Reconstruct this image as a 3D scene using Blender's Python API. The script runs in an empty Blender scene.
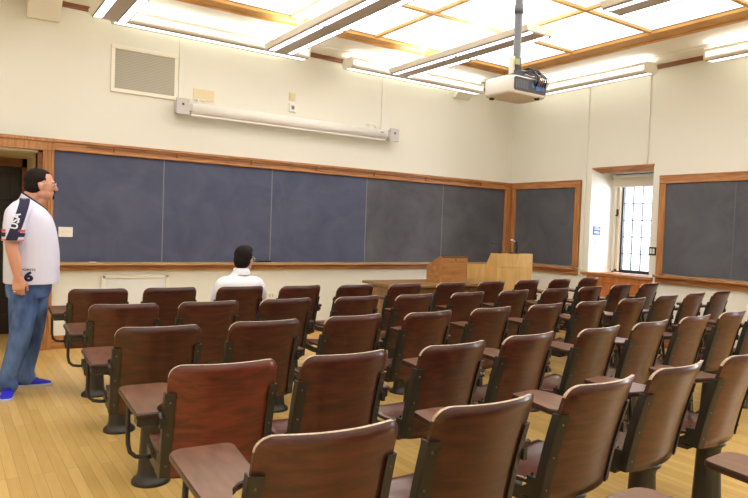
import bpy, bmesh, math, random
from mathutils import Vector, Matrix
random.seed(7)
PI = math.pi
sc = bpy.context.scene
COL = sc.collection

# ------------------------------------------------------------------ materials
def newmat(name):
    m = bpy.data.materials.new(name); m.use_nodes = True
    nt = m.node_tree; b = nt.nodes['Principled BSDF']
    return m, nt, b

def srgb(r, g, b):
    f = lambda c: (c/12.92 if c <= .04045 else ((c+.055)/1.055)**2.4)
    return (f(r/255), f(g/255), f(b/255), 1)

def plain(name, col, rough=.5, metal=0., spec=.5, noise=0., scale=20., bump=0.):
    m, nt, b = newmat(name)
    b.inputs['Roughness'].default_value = rough
    b.inputs['Metallic'].default_value = metal
    b.inputs['Specular IOR Level'].default_value = spec
    tc = nt.nodes.new('ShaderNodeTexCoord')
    n = nt.nodes.new('ShaderNodeTexNoise'); n.inputs['Scale'].default_value = scale; n.inputs['Detail'].default_value = 4
    nt.links.new(tc.outputs['Object'], n.inputs['Vector'])
    mx = nt.nodes.new('ShaderNodeMix'); mx.data_type = 'RGBA'
    mx.inputs['A'].default_value = tuple(c*(1-noise) for c in col[:3]) + (1,)
    mx.inputs['B'].default_value = tuple(min(1, c*(1+noise)) for c in col[:3]) + (1,)
    nt.links.new(n.outputs['Fac'], mx.inputs['Factor'])
    nt.links.new(mx.outputs['Result'], b.inputs['Base Color'])
    if bump:
        bp = nt.nodes.new('ShaderNodeBump'); bp.inputs['Strength'].default_value = bump; bp.inputs['Distance'].default_value = .01
        nt.links.new(n.outputs['Fac'], bp.inputs['Height']); nt.links.new(bp.outputs['Normal'], b.inputs['Normal'])
    return m

def emit(name, col, strength):
    m, nt, b = newmat(name)
    b.inputs['Base Color'].default_value = col
    b.inputs['Roughness'].default_value = .4
    b.inputs['Emission Color'].default_value = col
    b.inputs['Emission Strength'].default_value = strength
    return m

def wood(name, c1, c2, stretch=(1, 1, 1), scale=6., rough=.35, coat=0., tint=False, spec=.5):
    m, nt, b = newmat(name)
    tc = nt.nodes.new('ShaderNodeTexCoord')
    mp = nt.nodes.new('ShaderNodeMapping'); mp.inputs['Scale'].default_value = stretch
    nt.links.new(tc.outputs['Object'], mp.inputs['Vector'])
    oi = nt.nodes.new('ShaderNodeObjectInfo')
    mr = nt.nodes.new('ShaderNodeMath'); mr.operation = 'MULTIPLY'; mr.inputs[1].default_value = 37.
    nt.links.new(oi.outputs['Random'], mr.inputs[0])
    cb = nt.nodes.new('ShaderNodeCombineXYZ')
    for i in 'XYZ': nt.links.new(mr.outputs[0], cb.inputs[i])
    va = nt.nodes.new('ShaderNodeVectorMath'); va.operation = 'ADD'
    nt.links.new(mp.outputs['Vector'], va.inputs[0]); nt.links.new(cb.outputs[0], va.inputs[1])
    n = nt.nodes.new('ShaderNodeTexNoise'); n.inputs['Scale'].default_value = scale; n.inputs['Detail'].default_value = 6
    n.inputs['Distortion'].default_value = .6
    nt.links.new(va.outputs[0], n.inputs['Vector'])
    rp = nt.nodes.new('ShaderNodeValToRGB')
    rp.color_ramp.elements[0].position = .3; rp.color_ramp.elements[0].color = c1
    rp.color_ramp.elements[1].position = .72; rp.color_ramp.elements[1].color = c2
    nt.links.new(n.outputs['Fac'], rp.inputs['Fac'])
    out = rp.outputs['Color']
    if tint:
        mx = nt.nodes.new('ShaderNodeMix'); mx.data_type = 'RGBA'; mx.blend_type = 'MULTIPLY'
        mx.inputs['Factor'].default_value = 1
        nt.links.new(out, mx.inputs['A']); nt.links.new(oi.outputs['Color'], mx.inputs['B'])
        out = mx.outputs['Result']
    nt.links.new(out, b.inputs['Base Color'])
    b.inputs['Roughness'].default_value = rough
    b.inputs['Specular IOR Level'].default_value = spec
    b.inputs['Coat Weight'].default_value = coat
    b.inputs['Coat Roughness'].default_value = .12
    return m

M = {}
M['wall'] = plain('cream_paint', srgb(234, 234, 224), .75, spec=.2, noise=.015, scale=1.5)
M['soffit'] = plain('cream_ceiling_paint', srgb(248, 246, 236), .8, spec=.2, noise=.01, scale=2)
M['white'] = plain('white_paint', srgb(240, 238, 230), .4, noise=.01)
M['whiteplastic'] = plain('white_plastic', srgb(236, 234, 230), .35, noise=.01)
M['greyplate'] = plain('grey_enamel', srgb(200, 199, 198), .4, noise=.02)
M['tanplate'] = plain('tan_paint', srgb(226, 214, 176), .6, noise=.02)
M['creammould'] = plain('cream_moulding_paint', srgb(240, 236, 222), .5, noise=.01)
M['panelwhite'] = plain('cool_white_paint', srgb(232, 236, 236), .5, noise=.01)
M['trim'] = wood('honey_oak_trim', srgb(146, 92, 50), srgb(204, 146, 90), (1.0, 1.0, 12.), 4., .4, .1)
M['trimv'] = wood('honey_oak_upright', srgb(152, 98, 54), srgb(206, 148, 92), (14., 14., .8), 4., .4, .1)
M['tray'] = wood('pale_oak_tray', srgb(165, 128, 84), srgb(200, 166, 118), (.8, 12., 12.), 4., .45)
M['ceilwood'] = wood('ceiling_oak', srgb(196, 140, 66), srgb(226, 176, 96), (1, 1, 8), 3., .5)
M['ceilwood2'] = wood('ceiling_oak_thin', srgb(206, 158, 90), srgb(232, 190, 122), (1, 1, 8), 3., .5)
M['brown'] = wood('dark_walnut_crown', srgb(112, 68, 38), srgb(150, 96, 58), (1, 1, 8), 4., .5)
M['darkdoor'] = wood('dark_door_wood', srgb(22, 11, 8), srgb(40, 21, 13), (14, 14, .8), 4., .35)
M['chair'] = wood('walnut_stained_plywood', srgb(56, 25, 18), srgb(92, 42, 31), (1.2, 9., 9.), 4.2, .34, .25, tint=True)
M['seat'] = wood('walnut_seat_plywood', srgb(60, 28, 19), srgb(98, 48, 34), (1.2, 9., 9.), 4.2, .30, .3, tint=True)
M['tablet'] = wood('worn_tablet_wood', srgb(88, 56, 40), srgb(124, 84, 64), (6., 1.2, 6.), 4., .28, .3)
M['edge'] = wood('worn_ply_edge', srgb(172, 146, 122), srgb(222, 204, 182), (9., 9., 9.), 5., .35)
M['edgedark'] = wood('dark_ply_edge', srgb(44, 24, 16), srgb(70, 42, 28), (9., 9., 9.), 5., .4)
M['iron'] = plain('olive_black_iron', srgb(43, 40, 35), .42, noise=.12, scale=30)
M['ironrod'] = plain('black_iron_rod', srgb(40, 35, 31), .4, noise=.1)
M['bolt'] = plain('steel_bolt', srgb(92, 85, 74), .4, metal=.6)
M['lectern'] = wood('lectern_oak', srgb(148, 98, 52), srgb(190, 136, 80), (.9, 5., 7.), 3., .4, .1)
M['table'] = wood('desk_oak', srgb(128, 96, 58), srgb(164, 128, 84), (.9, 5., 6.), 3., .4, .1)
M['maple'] = wood('podium_maple', srgb(210, 166, 94), srgb(234, 194, 124), (4., 4., .8), 2.4, .35, .2)
M['panelwood'] = wood('window_panel_oak', srgb(170, 98, 48), srgb(206, 130, 70), (5., 5., .8), 3., .38, .15)
M['black'] = plain('black_plastic', srgb(26, 27, 32), .4, noise=.05)
M['darkgrey'] = plain('dark_grey_plastic', srgb(72, 74, 84), .45, noise=.08)
M['pipegrey'] = plain('grey_pipe_paint', srgb(112, 116, 124), .4, noise=.04)
M['bluepcb'] = plain('blue_connector_panel', srgb(74, 112, 178), .4, noise=.3, scale=60)
M['lensgrey'] = plain('grey_reflector', srgb(196, 188, 182), .5, noise=.02)
M['fixwhite'] = plain('fixture_white', srgb(244, 240, 228), .45, noise=.01)
M['fixline'] = plain('fixture_trim_grey', srgb(128, 120, 132), .4, noise=.02)
M['lens'] = emit('lit_diffuser', (1, .99, 1, 1), 3.2)
M['lenslow'] = emit('lit_wall_diffuser', (1, .98, .96, 1), .75)
M['lensup'] = emit('lit_upper_diffuser', (1, .99, .97, 1), 5.)
M['laylight'] = emit('luminous_ceiling_glass', (1, .99, .97, 1), 1.1)
M['silver'] = plain('aluminium_frame', srgb(190, 188, 186), .35, metal=.4)
M['lead'] = plain('lead_cames', srgb(40, 42, 52), .5)
M['blind'] = plain('roller_blind_fabric', srgb(226, 222, 204), .8)
M['blue'] = plain('blue_sign_face', srgb(58, 92, 176), .4)
M['signwhite'] = plain('sign_white_ink', srgb(225, 232, 245), .5)
M['skin'] = plain('skin', srgb(214, 158, 134), .5, noise=.06, scale=30)
M['skin2'] = plain('skin_pale', srgb(216, 166, 142), .5, noise=.06, scale=30)
M['hair'] = plain('dark_brown_hair', srgb(30, 22, 21), .75, spec=.2, noise=.4, scale=120, bump=.6)
M['shirt'] = plain('white_jersey', srgb(222, 224, 248), .8, noise=.03, scale=9)
M['navy'] = plain('navy_fabric', srgb(28, 26, 62), .75, noise=.1)
M['red'] = plain('red_fabric', srgb(226, 84, 84), .75, noise=.06)
M['dressshirt'] = plain('white_cotton', srgb(240, 242, 255), .8, noise=.02, scale=9)
M['trousers'] = plain('charcoal_trousers', srgb(44, 44, 52), .85, noise=.1)
M['royal'] = plain('royal_blue_mesh', srgb(30, 36, 214), .6, noise=.15, scale=90)
M['sole'] = plain('grey_white_sole', srgb(196, 200, 212), .6)
M['blackshoe'] = plain('black_leather', srgb(22, 20, 20), .35)
M['ring'] = plain('silver_ring', srgb(225, 222, 215), .2, metal=.9)
M['chalk'] = plain('white_chalk', srgb(245, 244, 240), .9)
M['felt'] = plain('black_felt', srgb(30, 30, 34), .9)
M['eye'] = plain('eye_white', srgb(235, 230, 226), .2)
M['iris'] = plain('dark_iris', srgb(40, 26, 20), .2)
M['lips'] = plain('lips', srgb(178, 106, 96), .5)

def mat_jeans():
    m, nt, b = newmat('faded_denim')
    tc = nt.nodes.new('ShaderNodeTexCoord')
    n = nt.nodes.new('ShaderNodeTexNoise'); n.inputs['Scale'].default_value = 5; n.inputs['Detail'].default_value = 3
    mp = nt.nodes.new('ShaderNodeMapping'); mp.inputs['Scale'].default_value = (1.6, 1.6, .7)
    nt.links.new(tc.outputs['Object'], mp.inputs['Vector']); nt.links.new(mp.outputs['Vector'], n.inputs['Vector'])
    rp = nt.nodes.new('ShaderNodeValToRGB')
    rp.color_ramp.elements[0].position = .32; rp.color_ramp.elements[0].color = srgb(42, 62, 112)
    rp.color_ramp.elements[1].position = .72; rp.color_ramp.elements[1].color = srgb(104, 138, 196)
    nt.links.new(n.outputs['Fac'], rp.inputs['Fac']); nt.links.new(rp.outputs['Color'], b.inputs['Base Color'])
    b.inputs['Roughness'].default_value = .85
    return m
M['jeans'] = mat_jeans()

def mat_floor():
    m, nt, b = newmat('maple_strip_floor')
    tc = nt.nodes.new('ShaderNodeTexCoord')
    mp = nt.nodes.new('ShaderNodeMapping'); mp.inputs['Rotation'].default_value = (0, 0, PI/2)
    nt.links.new(tc.outputs['Object'], mp.inputs['Vector'])
    br = nt.nodes.new('ShaderNodeTexBrick')
    br.inputs['Scale'].default_value = 1.; br.inputs['Brick Width'].default_value = .95; br.inputs['Row Height'].default_value = .058
    br.inputs['Mortar Size'].default_value = .0012; br.inputs['Mortar Smooth'].default_value = .3; br.inputs['Bias'].default_value = -.2
    br.offset = .37; br.offset_frequency = 3
    br.inputs['Color1'].default_value = srgb(224, 190, 118)
    br.inputs['Color2'].default_value = srgb(202, 164, 92)
    br.inputs['Mortar'].default_value = srgb(168, 128, 66)
    nt.links.new(mp.outputs['Vector'], br.inputs['Vector'])
    n = nt.nodes.new('ShaderNodeTexNoise'); n.inputs['Scale'].default_value = 5; n.inputs['Detail'].default_value = 5
    mp2 = nt.nodes.new('ShaderNodeMapping'); mp2.inputs['Scale'].default_value = (9, .7, 1)
    nt.links.new(tc.outputs['Object'], mp2.inputs['Vector']); nt.links.new(mp2.outputs['Vector'], n.inputs['Vector'])
    mx = nt.nodes.new('ShaderNodeMix'); mx.data_type = 'RGBA'; mx.blend_type = 'MULTIPLY'; mx.inputs['Factor'].default_value = .35
    rp = nt.nodes.new('ShaderNodeValToRGB')
    rp.color_ramp.elements[0].position = .3; rp.color_ramp.elements[0].color = (.72, .66, .55, 1)
    rp.color_ramp.elements[1].position = .7; rp.color_ramp.elements[1].color = (1, 1, 1, 1)
    nt.links.new(n.outputs['Fac'], rp.inputs['Fac'])
    nt.links.new(br.outputs['Color'], mx.inputs['A']); nt.links.new(rp.outputs['Color'], mx.inputs['B'])
    nt.links.new(mx.outputs['Result'], b.inputs['Base Color'])
    b.inputs['Roughness'].default_value = .38; b.inputs['Coat Weight'].default_value = .15
    return m
M['floor'] = mat_floor()

def mat_slate(name, c1, c2):
    m, nt, b = newmat(name)
    tc = nt.nodes.new('ShaderNodeTexCoord')
    n = nt.nodes.new('ShaderNodeTexNoise'); n.inputs['Scale'].default_value = 2.2; n.inputs['Detail'].default_value = 6
    n.inputs['Roughness'].default_value = .6; n.inputs['Distortion'].default_value = .8
    nt.links.new(tc.outputs['Object'], n.inputs['Vector'])
    rp = nt.nodes.new('ShaderNodeValToRGB')
    rp.color_ramp.elements[0].position = .3; rp.color_ramp.elements[0].color = c1
    rp.color_ramp.elements[1].position = .75; rp.color_ramp.elements[1].color = c2
    nt.links.new(n.outputs['Fac'], rp.inputs['Fac']); nt.links.new(rp.outputs['Color'], b.inputs['Base Color'])
    b.inputs['Roughness'].default_value = .75; b.inputs['Specular IOR Level'].default_value = .25
    return m
M['slate'] = mat_slate('blue_grey_slate', srgb(76, 82, 106), srgb(94, 100, 124))
M['slate2'] = mat_slate('charcoal_slate', srgb(80, 82, 90), srgb(102, 104, 112))
M['seamdark'] = plain('dark_seam', srgb(104, 103, 108), .8)
M['seam'] = plain('chalky_seam', srgb(128, 130, 140), .8)

def mat_mesh_grille():
    m, nt, b = newmat('perforated_grille')
    tc = nt.nodes.new('ShaderNodeTexCoord')
    w = nt.nodes.new('ShaderNodeTexWave'); w.bands_direction = 'Z'; w.inputs['Scale'].default_value = 18
    nt.links.new(tc.outputs['Object'], w.inputs['Vector'])
    rp = nt.nodes.new('ShaderNodeValToRGB')
    rp.color_ramp.elements[0].color = srgb(160, 156, 142); rp.color_ramp.elements[1].color = srgb(186, 182, 166)
    nt.links.new(w.outputs['Fac'], rp.inputs['Fac']); nt.links.new(rp.outputs['Color'], b.inputs['Base Color'])
    b.inputs['Roughness'].default_value = .6
    return m
M['grille'] = mat_mesh_grille()

def mat_glass():
    m = bpy.data.materials.new('window_glass'); m.use_nodes = True
    nt = m.node_tree; nt.nodes.clear()
    o = nt.nodes.new('ShaderNodeOutputMaterial'); mx = nt.nodes.new('ShaderNodeMixShader')
    t = nt.nodes.new('ShaderNodeBsdfTransparent'); g = nt.nodes.new('ShaderNodeBsdfGlossy')
    t.inputs['Color'].default_value = (.95, .97, 1, 1); g.inputs['Roughness'].default_value = .05
    mx.inputs[0].default_value = .06
    nt.links.new(t.outputs[0], mx.inputs[1]); nt.links.new(g.outputs[0], mx.inputs[2])
    nt.links.new(mx.outputs[0], o.inputs['Surface'])
    return m
M['glass'] = mat_glass()

def mat_lensglass():
    m, nt, b = newmat('spectacle_lens')
    b.inputs['Base Color'].default_value = (.9, .95, 1, 1); b.inputs['Roughness'].default_value = .05
    b.inputs['Alpha'].default_value = .25
    return m
M['speclens'] = mat_lensglass()

# ------------------------------------------------------------------ mesh helpers
class MB:
    def __init__(s): s.v = []; s.f = []; s.mi = []; s.sm = []
    def add(s, vs, fs, mi=0, sm=False):
        o = len(s.v); s.v += [tuple(p) for p in vs]
        for f in fs: s.f.append(tuple(i+o for i in f)); s.mi.append(mi); s.sm.append(sm)
        return s
    def box(s, x0, x1, y0, y1, z0, z1, mi=0):
        vs = [(x0,y0,z0),(x1,y0,z0),(x1,y1,z0),(x0,y1,z0),(x0,y0,z1),(x1,y0,z1),(x1,y1,z1),(x0,y1,z1)]
        return s.add(vs, [(0,3,2,1),(4,5,6,7),(0,1,5,4),(1,2,6,5),(2,3,7,6),(3,0,4,7)], mi)
    def prism(s, pts, axis, a, b, mi=0):
        # pts: polygon (p,q) ; axis 'x': (y,z), 'y': (x,z), 'z': (x,y)
        def P(p, t):
            return {'x': (t, p[0], p[1]), 'y': (p[0], t, p[1]), 'z': (p[0], p[1], t)}[axis]
        n = len(pts); vs = [P(p, a) for p in pts] + [P(p, b) for p in pts]
        fs = [tuple(range(n)), tuple(range(2*n-1, n-1, -1))] + [(i, i+n, (i+1) % n+n, (i+1) % n) for i in range(n)]
        return s.add(vs, fs, mi)
    def ring_loft(s, rings, mi=0, caps=True, sm=True, closed=True):
        n = len(rings[0]); vs = [p for r in rings for p in r]; fs = []
        for k in range(len(rings)-1):
            for i in range(n if closed else n-1):
                j = (i+1) % n
                fs.append((k*n+i, k*n+j, (k+1)*n+j, (k+1)*n+i))
        if caps: fs.append(tuple(range(n-1, -1, -1))); fs.append(tuple(range((len(rings)-1)*n, len(rings)*n)))
        return s.add(vs, fs, mi, sm)
    def lathe(s, prof, c=(0, 0, 0), n=24, mi=0, mod=None):
        rings = []
        for r, z in prof:
            rings.append([(c[0]+r*(mod(2*PI*i/n, z) if mod else 1)*math.cos(2*PI*i/n), c[1]+r*(mod(2*PI*i/n, z) if mod else 1)*math.sin(2*PI*i/n), c[2]+z) for i in range(n)])
        return s.ring_loft(rings, mi)
    def tube(s, pts, r, n=10, mi=0, caps=True):
        pts = [Vector(p) for p in pts]; rings = []
        rr = r if isinstance(r, (list, tuple)) else [r]*len(pts)
        up = None
        for i, p in enumerate(pts):
            t = (pts[min(i+1, len(pts)-1)]-pts[max(i-1, 0)]).normalized()
            if up is None:
                up = Vector((0, 0, 1)) if abs(t.z) < .9 else Vector((1, 0, 0))
            a = t.cross(up).normalized(); b = a.cross(t).normalized(); up = b
            rings.append([p+a*math.cos(2*PI*k/n)*rr[i]+b*math.sin(2*PI*k/n)*rr[i] for k in range(n)])
        return s.ring_loft(rings, mi, caps)
    def sphere(s, c, r, n=16, mi=0):
        rx, ry, rz = r if isinstance(r, (tuple, list)) else (r, r, r)
        rings = []
        m = n//2
        for k in range(1, m):
            ph = PI*k/m
            rings.append([(c[0]+rx*math.sin(ph)*math.cos(2*PI*i/n), c[1]+ry*math.sin(ph)*math.sin(2*PI*i/n), c[2]-rz*math.cos(ph)) for i in range(n)])
        return s.ring_loft(rings, mi)
    def mesh(s, name, mats):
        me = bpy.data.meshes.new(name); me.from_pydata(s.v, [], s.f); me.update()
        for m in (mats if isinstance(mats, (list, tuple)) else [mats]): me.materials.append(m)
        for p, mi, sm in zip(me.polygons, s.mi, s.sm): p.material_index = mi; p.use_smooth = sm
        bm = bmesh.new(); bm.from_mesh(me); bmesh.ops.recalc_face_normals(bm, faces=bm.faces); bm.to_mesh(me); bm.free()
        return me
    def build(s, name, mats, parent=None, bevel=0., seg=2):
        o = bpy.data.objects.new(name, s.mesh(name, mats)); COL.objects.link(o)
        if parent: o.parent = parent
        if bevel:
            b = o.modifiers.new('bevel', 'BEVEL'); b.width = bevel; b.segments = seg; b.limit_method = 'ANGLE'; b.angle_limit = .6
        return o

def tag(o, label=None, cat=None, group=None, kind=None):
    if label: o['label'] = label
    if cat: o['category'] = cat
    if group: o['group'] = group
    if kind: o['kind'] = kind
    return o
def empty(name, loc=(0, 0, 0), rz=0.):
    o = bpy.data.objects.new(name, None); COL.objects.link(o); o.location = loc; o.rotation_euler = (0, 0, rz)
    o.empty_display_size = .1
    return o
def struct(o): o['kind'] = 'structure'; return o
def copy_tree(o, parent=None):
    c = o.copy(); COL.objects.link(c)
    if parent: c.parent = parent
    for ch in list(o.children): copy_tree(ch, c)
    return c
def rrect(x0, x1, y0, y1, r, n=5):
    pts = []
    for cx, cy, a in ((x1-r, y0+r, -PI/2), (x1-r, y1-r, 0), (x0+r, y1-r, PI/2), (x0+r, y0+r, PI)):
        for i in range(n+1):
            t = a+PI/2*i/n; pts.append((cx+r*math.cos(t), cy+r*math.sin(t)))
    return pts
def text_mesh(body, size, name='lettering', extrude=.0006, bold=0.):
    cu = bpy.data.curves.new(name, 'FONT'); cu.body = body; cu.size = size; cu.align_x = 'CENTER'; cu.align_y = 'CENTER'; cu.extrude = extrude; cu.offset = bold
    o = bpy.data.objects.new(name, cu); COL.objects.link(o)
    dg = bpy.context.evaluated_depsgraph_get()
    me = bpy.data.meshes.new_from_object(o.evaluated_get(dg))
    bpy.data.objects.remove(o); bpy.data.curves.remove(cu)
    return me

# ------------------------------------------------------------------ room constants
D, R, CZ = 7.4, 7.6, 3.63          # front wall, right wall, ceiling
XL, YB = -2.2, -3.2                # left wall, back wall (behind the camera)

# ------------------------------------------------------------------ camera (measured from the photograph)
cam_d = bpy.data.cameras.new('camera'); cam = bpy.data.objects.new('camera', cam_d); COL.objects.link(cam)
fw = Vector((0.5582, 0.8291, -0.0318)); yaw, pitch, roll = math.radians(33.96), math.radians(-1.82), math.radians(2.04)
fwv = Vector((math.sin(yaw)*math.cos(pitch), math.cos(yaw)*math.cos(pitch), math.sin(pitch)))
r0 = Vector((math.cos(yaw), -math.sin(yaw), 0)); u0 = r0.cross(fwv)
rv = r0*math.cos(roll)+u0*math.sin(roll); uv = u0*math.cos(roll)-r0*math.sin(roll)
mw = Matrix((rv, uv, -fwv)).transposed().to_4x4(); mw.translation = Vector((0, 0, 1.38))
cam.matrix_world = mw
cam_d.sensor_width = 36.; cam_d.sensor_fit = 'HORIZONTAL'; cam_d.lens = 641.02/748*36.
cam_d.clip_start = .02
sc.camera = cam

# ------------------------------------------------------------------ the shell
struct(MB().box(XL-.2, R+.6, YB-.2, D+1.5, -.1, 0).build('floor', M['floor']))
DX0, DX1, DZ = -.55, .80, 2.04     # doorway in the front wall
w = MB()
w.box(XL, DX0, D, D+.2, 0, CZ+.1); w.box(DX1, R+.2, D, D+.2, 0, CZ+.1); w.box(DX0, DX1, D, D+.2, DZ, CZ+.1)
struct(w.build('wall_front', M['wall']))
# right wall with the splayed window recess
WY0, WY1, WZ0, WZ1 = 4.89, 5.84, .875, 2.34
OY0, OY1 = 4.99, 5.74              # recess narrows to the frame at x = 8
V0, V1 = .1, .9                  # unseen second window added along the same wall for its daylight
w = MB()
w.box(R, R+.2, WY1, D, 0, CZ+.1); w.box(R, R+.2, WY0, WY1, WZ1, CZ+.1); w.box(R, R+.2, WY0, WY1, 0, WZ0)
w.box(R, R+.2, V1, WY0, 0, CZ+.1); w.box(R, R+.2, V0, V1, 0, WZ0); w.box(R, R+.2, V0, V1, 2.9, CZ+.1); w.box(R, R+.2, YB, V0, 0, CZ+.1)
struct(w.build('wall_right', M['wall']))
struct(MB().box(XL-.2, XL, YB, D+.2, 0, CZ+.1).build('wall_left', M['wall']))
struct(MB().box(XL-.2, R+.2, YB-.2, YB, 0, CZ+.1).build('wall_back', M['wall']))
# window recess lining
w = MB()
w.add([(R, WY1, WZ0), (8.02, OY1, WZ0), (8.02, OY1, WZ1-.06), (R, WY1, WZ1)], [(0, 1, 2, 3)])
w.add([(R, WY0, WZ0), (8.02, OY0, WZ0), (8.02, OY0, WZ1-.06), (R, WY0, WZ1)], [(0, 1, 2, 3)])
w.add([(R, WY0, WZ1), (R, WY1, WZ1), (8.02, OY1, WZ1-.06), (8.02, OY0, WZ1-.06)], [(0, 1, 2, 3)])
w.box(R+.2, 8.05, WY0-.1, WY1+.1, .5, WZ0-.02)
w.box(8.0, 8.2, WY0-.3, OY0, .3, 2.7); w.box(8.0, 8.2, OY1, WY1+.3, .3, 2.7); w.box(8.0, 8.2, OY0, OY1, WZ1-.06, 2.7); w.box(8.0, 8.2, OY0, OY1, .3, WZ0)
struct(w.build('trim_1', M['white']))
# the window in it
wn = struct(empty('window_1', (8.04, (OY0+OY1)/2, WZ0)))
def wbox(m, x0, x1, y0, y1, z0, z1): m.box(x0-8.04, x1-8.04, y0-(OY0+OY1)/2, y1-(OY0+OY1)/2, z0-WZ0, z1-WZ0)
m = MB(); wbox(m, 8.0, 8.05, 5.59, 5.615, .9, 2.24); wbox(m, 8.0, 8.05, OY0, OY1, .88, .925); wbox(m, 8.0, 8.05, OY0, 5.01, .9, 2.24); wbox(m, 8.0, 8.05, OY0, OY1, 2.22, 2.28)
m.build('casement_frame', M['lead'], wn)
m = MB(); wbox(m, 7.99, 8.05, 5.615, 5.65, .9, 2.26); wbox(m, 7.99, 8.05, 5.70, 5.74, .9, 2.26); wbox(m, 8.03, 8.05, 5.65, 5.70, .9, 2.26)
m.build('window_frame', M['creammould'], wn)
m = MB(); wbox(m, 8.02, 8.024, 5.01, 5.59, .92, 2.24); m.build('glass_pane', M['glass'], wn)
m = MB()
for k in range(1, 4): wbox(m, 8.012, 8.03, 5.01+.145*k-.005, 5.01+.145*k+.005, .92, 2.24)
for k in range(1, 6): wbox(m, 8.012, 8.03, 5.01, 5.59, .92+.235*k-.005, .92+.235*k+.005)
m.build('lead_cames', M['lead'], wn)
m = MB(); wbox(m, 7.985, 8.0, 5.665, 5.69, 1.70, 1.78); wbox(m, 7.96, 8.0, 5.67, 5.685, 1.68, 1.70); m.build('window_latch', M['black'], wn)
m = MB(); m.tube([(7.985-8.04, 5.05-5.365, 1.35-WZ0), (7.97-8.04, 5.06-5.365, 1.40-WZ0), (7.975-8.04, 5.07-5.365, 1.47-WZ0)], .006); m.build('casement_handle', M['black'], wn)
b = empty('roller_blind', (7.95, 5.37, 2.10))
m = MB(); m.box(-.01, .0, -.35, .36, 0, .13); m.build('blind_fabric', M['blind'], b)
m = MB(); m.tube([(.0, -.36, .14), (.0, .37, .14)], .022, 12); m.build('roller', M['white'], b)
m = MB(); m.box(-.014, .004, -.35, .36, -.015, .003); m.build('hem_bar', M['white'], b)
tag(b, 'cream roller blind rolled up at the top of the leaded window', 'window blind')
# carved timber head over the recess
m = MB(); m.add([(R-.012, WY0-.01, 2.345), (R-.012, WY1, 2.345), (R-.012, WY0-.01, 2.325), (R-.012, WY1-.02, 2.325), (R+.05, WY0-.01, 2.262), (R+.05, 5.72, 2.262), (R+.05, WY0-.01, 2.35), (R+.05, WY1, 2.35)],
      [(0, 1, 3, 2), (2, 3, 5, 4), (6, 7, 1, 0), (4, 5, 7, 6), (1, 7, 5, 3), (0, 2, 4, 6)])
struct(m.build('trim_2', M['trim']))
# sill and panelled box below
m = MB(); m.box(R-.04, 8.02, WY0-.06, WY1+.1, WZ0-.035, WZ0+.002); struct(m.build('trim_3', M['trim'], bevel=.006))
m = MB(); m.box(R-.02, R, WY0-.05, WY1-.0, 0.0, WZ0-.035)
for a, b_ in ((4.95, 5.30), (5.42, 5.75)): m.box(R-.032, R-.02, a, b_, .14, .16); m.box(R-.032, R-.02, a, b_, .75, .77); m.box(R-.032, R-.02, a, a+.02, .16, .75); m.box(R-.032, R-.02, b_-.02, b_, .16, .75)
struct(m.build('trim_4', M['panelwood'], bevel=.003))
# added window past the picture edge, brings daylight and glints to the chairs
wn2 = struct(empty('added_window', (R+.1, (V0+V1)/2, WZ0)))
m = MB(); yc = (V0+V1)/2
for y0, y1, z0, z1 in ((V0, V0+.05, 0, 2.025), (V1-.05, V1, 0, 2.025), (V0, V1, 0, .05), (V0, V1, 1.975, 2.025), (yc-.025, yc+.025, 0, 2.025), (V0, V1, 1.2, 1.24)):
    m.box(-.04, .04, y0-yc, y1-yc, z0, z1)
m.build('window_frame', M['white'], wn2)
m = MB(); m.box(-.003, .003, V0-yc+.05, V1-yc-.05, .05, 1.975); m.build('glass_pane', M['glass'], wn2)

# ceiling: cream border, oak frame, luminous glass in an oak grid
FX, FY = 6.36, 6.32
ce = empty('ceiling', (0, 0, CZ)); struct(ce)
m = MB(); m.box(FX, R+.2, YB, D+.2, 0, .1); m.box(XL, FX, FY, D+.2, 0, .1); m.box(XL, FX, YB, YB+.6, 0, .1); m.box(XL, XL+.4, YB+.6, FY, 0, .1)
m.build('ceiling_border', M['soffit'], ce)
m = MB(); m.box(XL+.3, FX+.26, FY, FY+.19, -.035, .02); m.box(FX, FX+.26, YB+.5, FY, -.035, .02)
m.box(XL+.3, FX+.26, FY+.14, FY+.19, -.05, -.03); m.box(FX+.2, FX+.26, YB+.5, FY+.14, -.05, -.03)
m.build('oak_border_frame', M['ceilwood'], ce, bevel=.004)
m = MB()
gx = [FX-1.09*k for k in range(1, 8)]; gy = [FY-1.05*k for k in range(1, 9)]
for x in gx: m.box(x-.022, x+.022, YB+.6, FY, -.02, .02)
for y in gy: m.box(XL+.4, FX, y-.022, y+.022, -.018, .02)
m.build('oak_grid', M['ceilwood2'], ce)
xs = [XL+.4]+sorted(gx)+[FX]; ys = [YB+.6]+sorted(gy)+[FY]
for i in range(len(xs)-1):
    for j in range(len(ys)-1):
        m = MB(); m.box(xs[i], xs[i+1], ys[j], ys[j+1], .01, .03); m.build('luminous_panel', M['laylight'], ce)
# crown strip and corbels
m = MB(); m.box(XL, R, D-.03, D, CZ-.075, CZ-.02); m.box(R-.03, R, YB, D-.03, CZ-.075, CZ-.02); struct(m.build('trim_5', M['brown']))
m = MB(); m.box(XL, R, D-.34, D, CZ-.025, CZ); m.box(R-.34, R, YB, D-.34, CZ-.025, CZ); struct(m.build('trim_6', M['soffit'], bevel=.008))
for n, x in ((7, .82), (8, 6.46)):
    m = MB(); m.prism([(D, 3.38), (D-.04, 3.38), (D-.30, 3.60), (D-.30, CZ), (D, CZ)], 'x', x-.15, x+.15); struct(m.build('trim_%d' % n, M['soffit'], bevel=.008))
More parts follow.
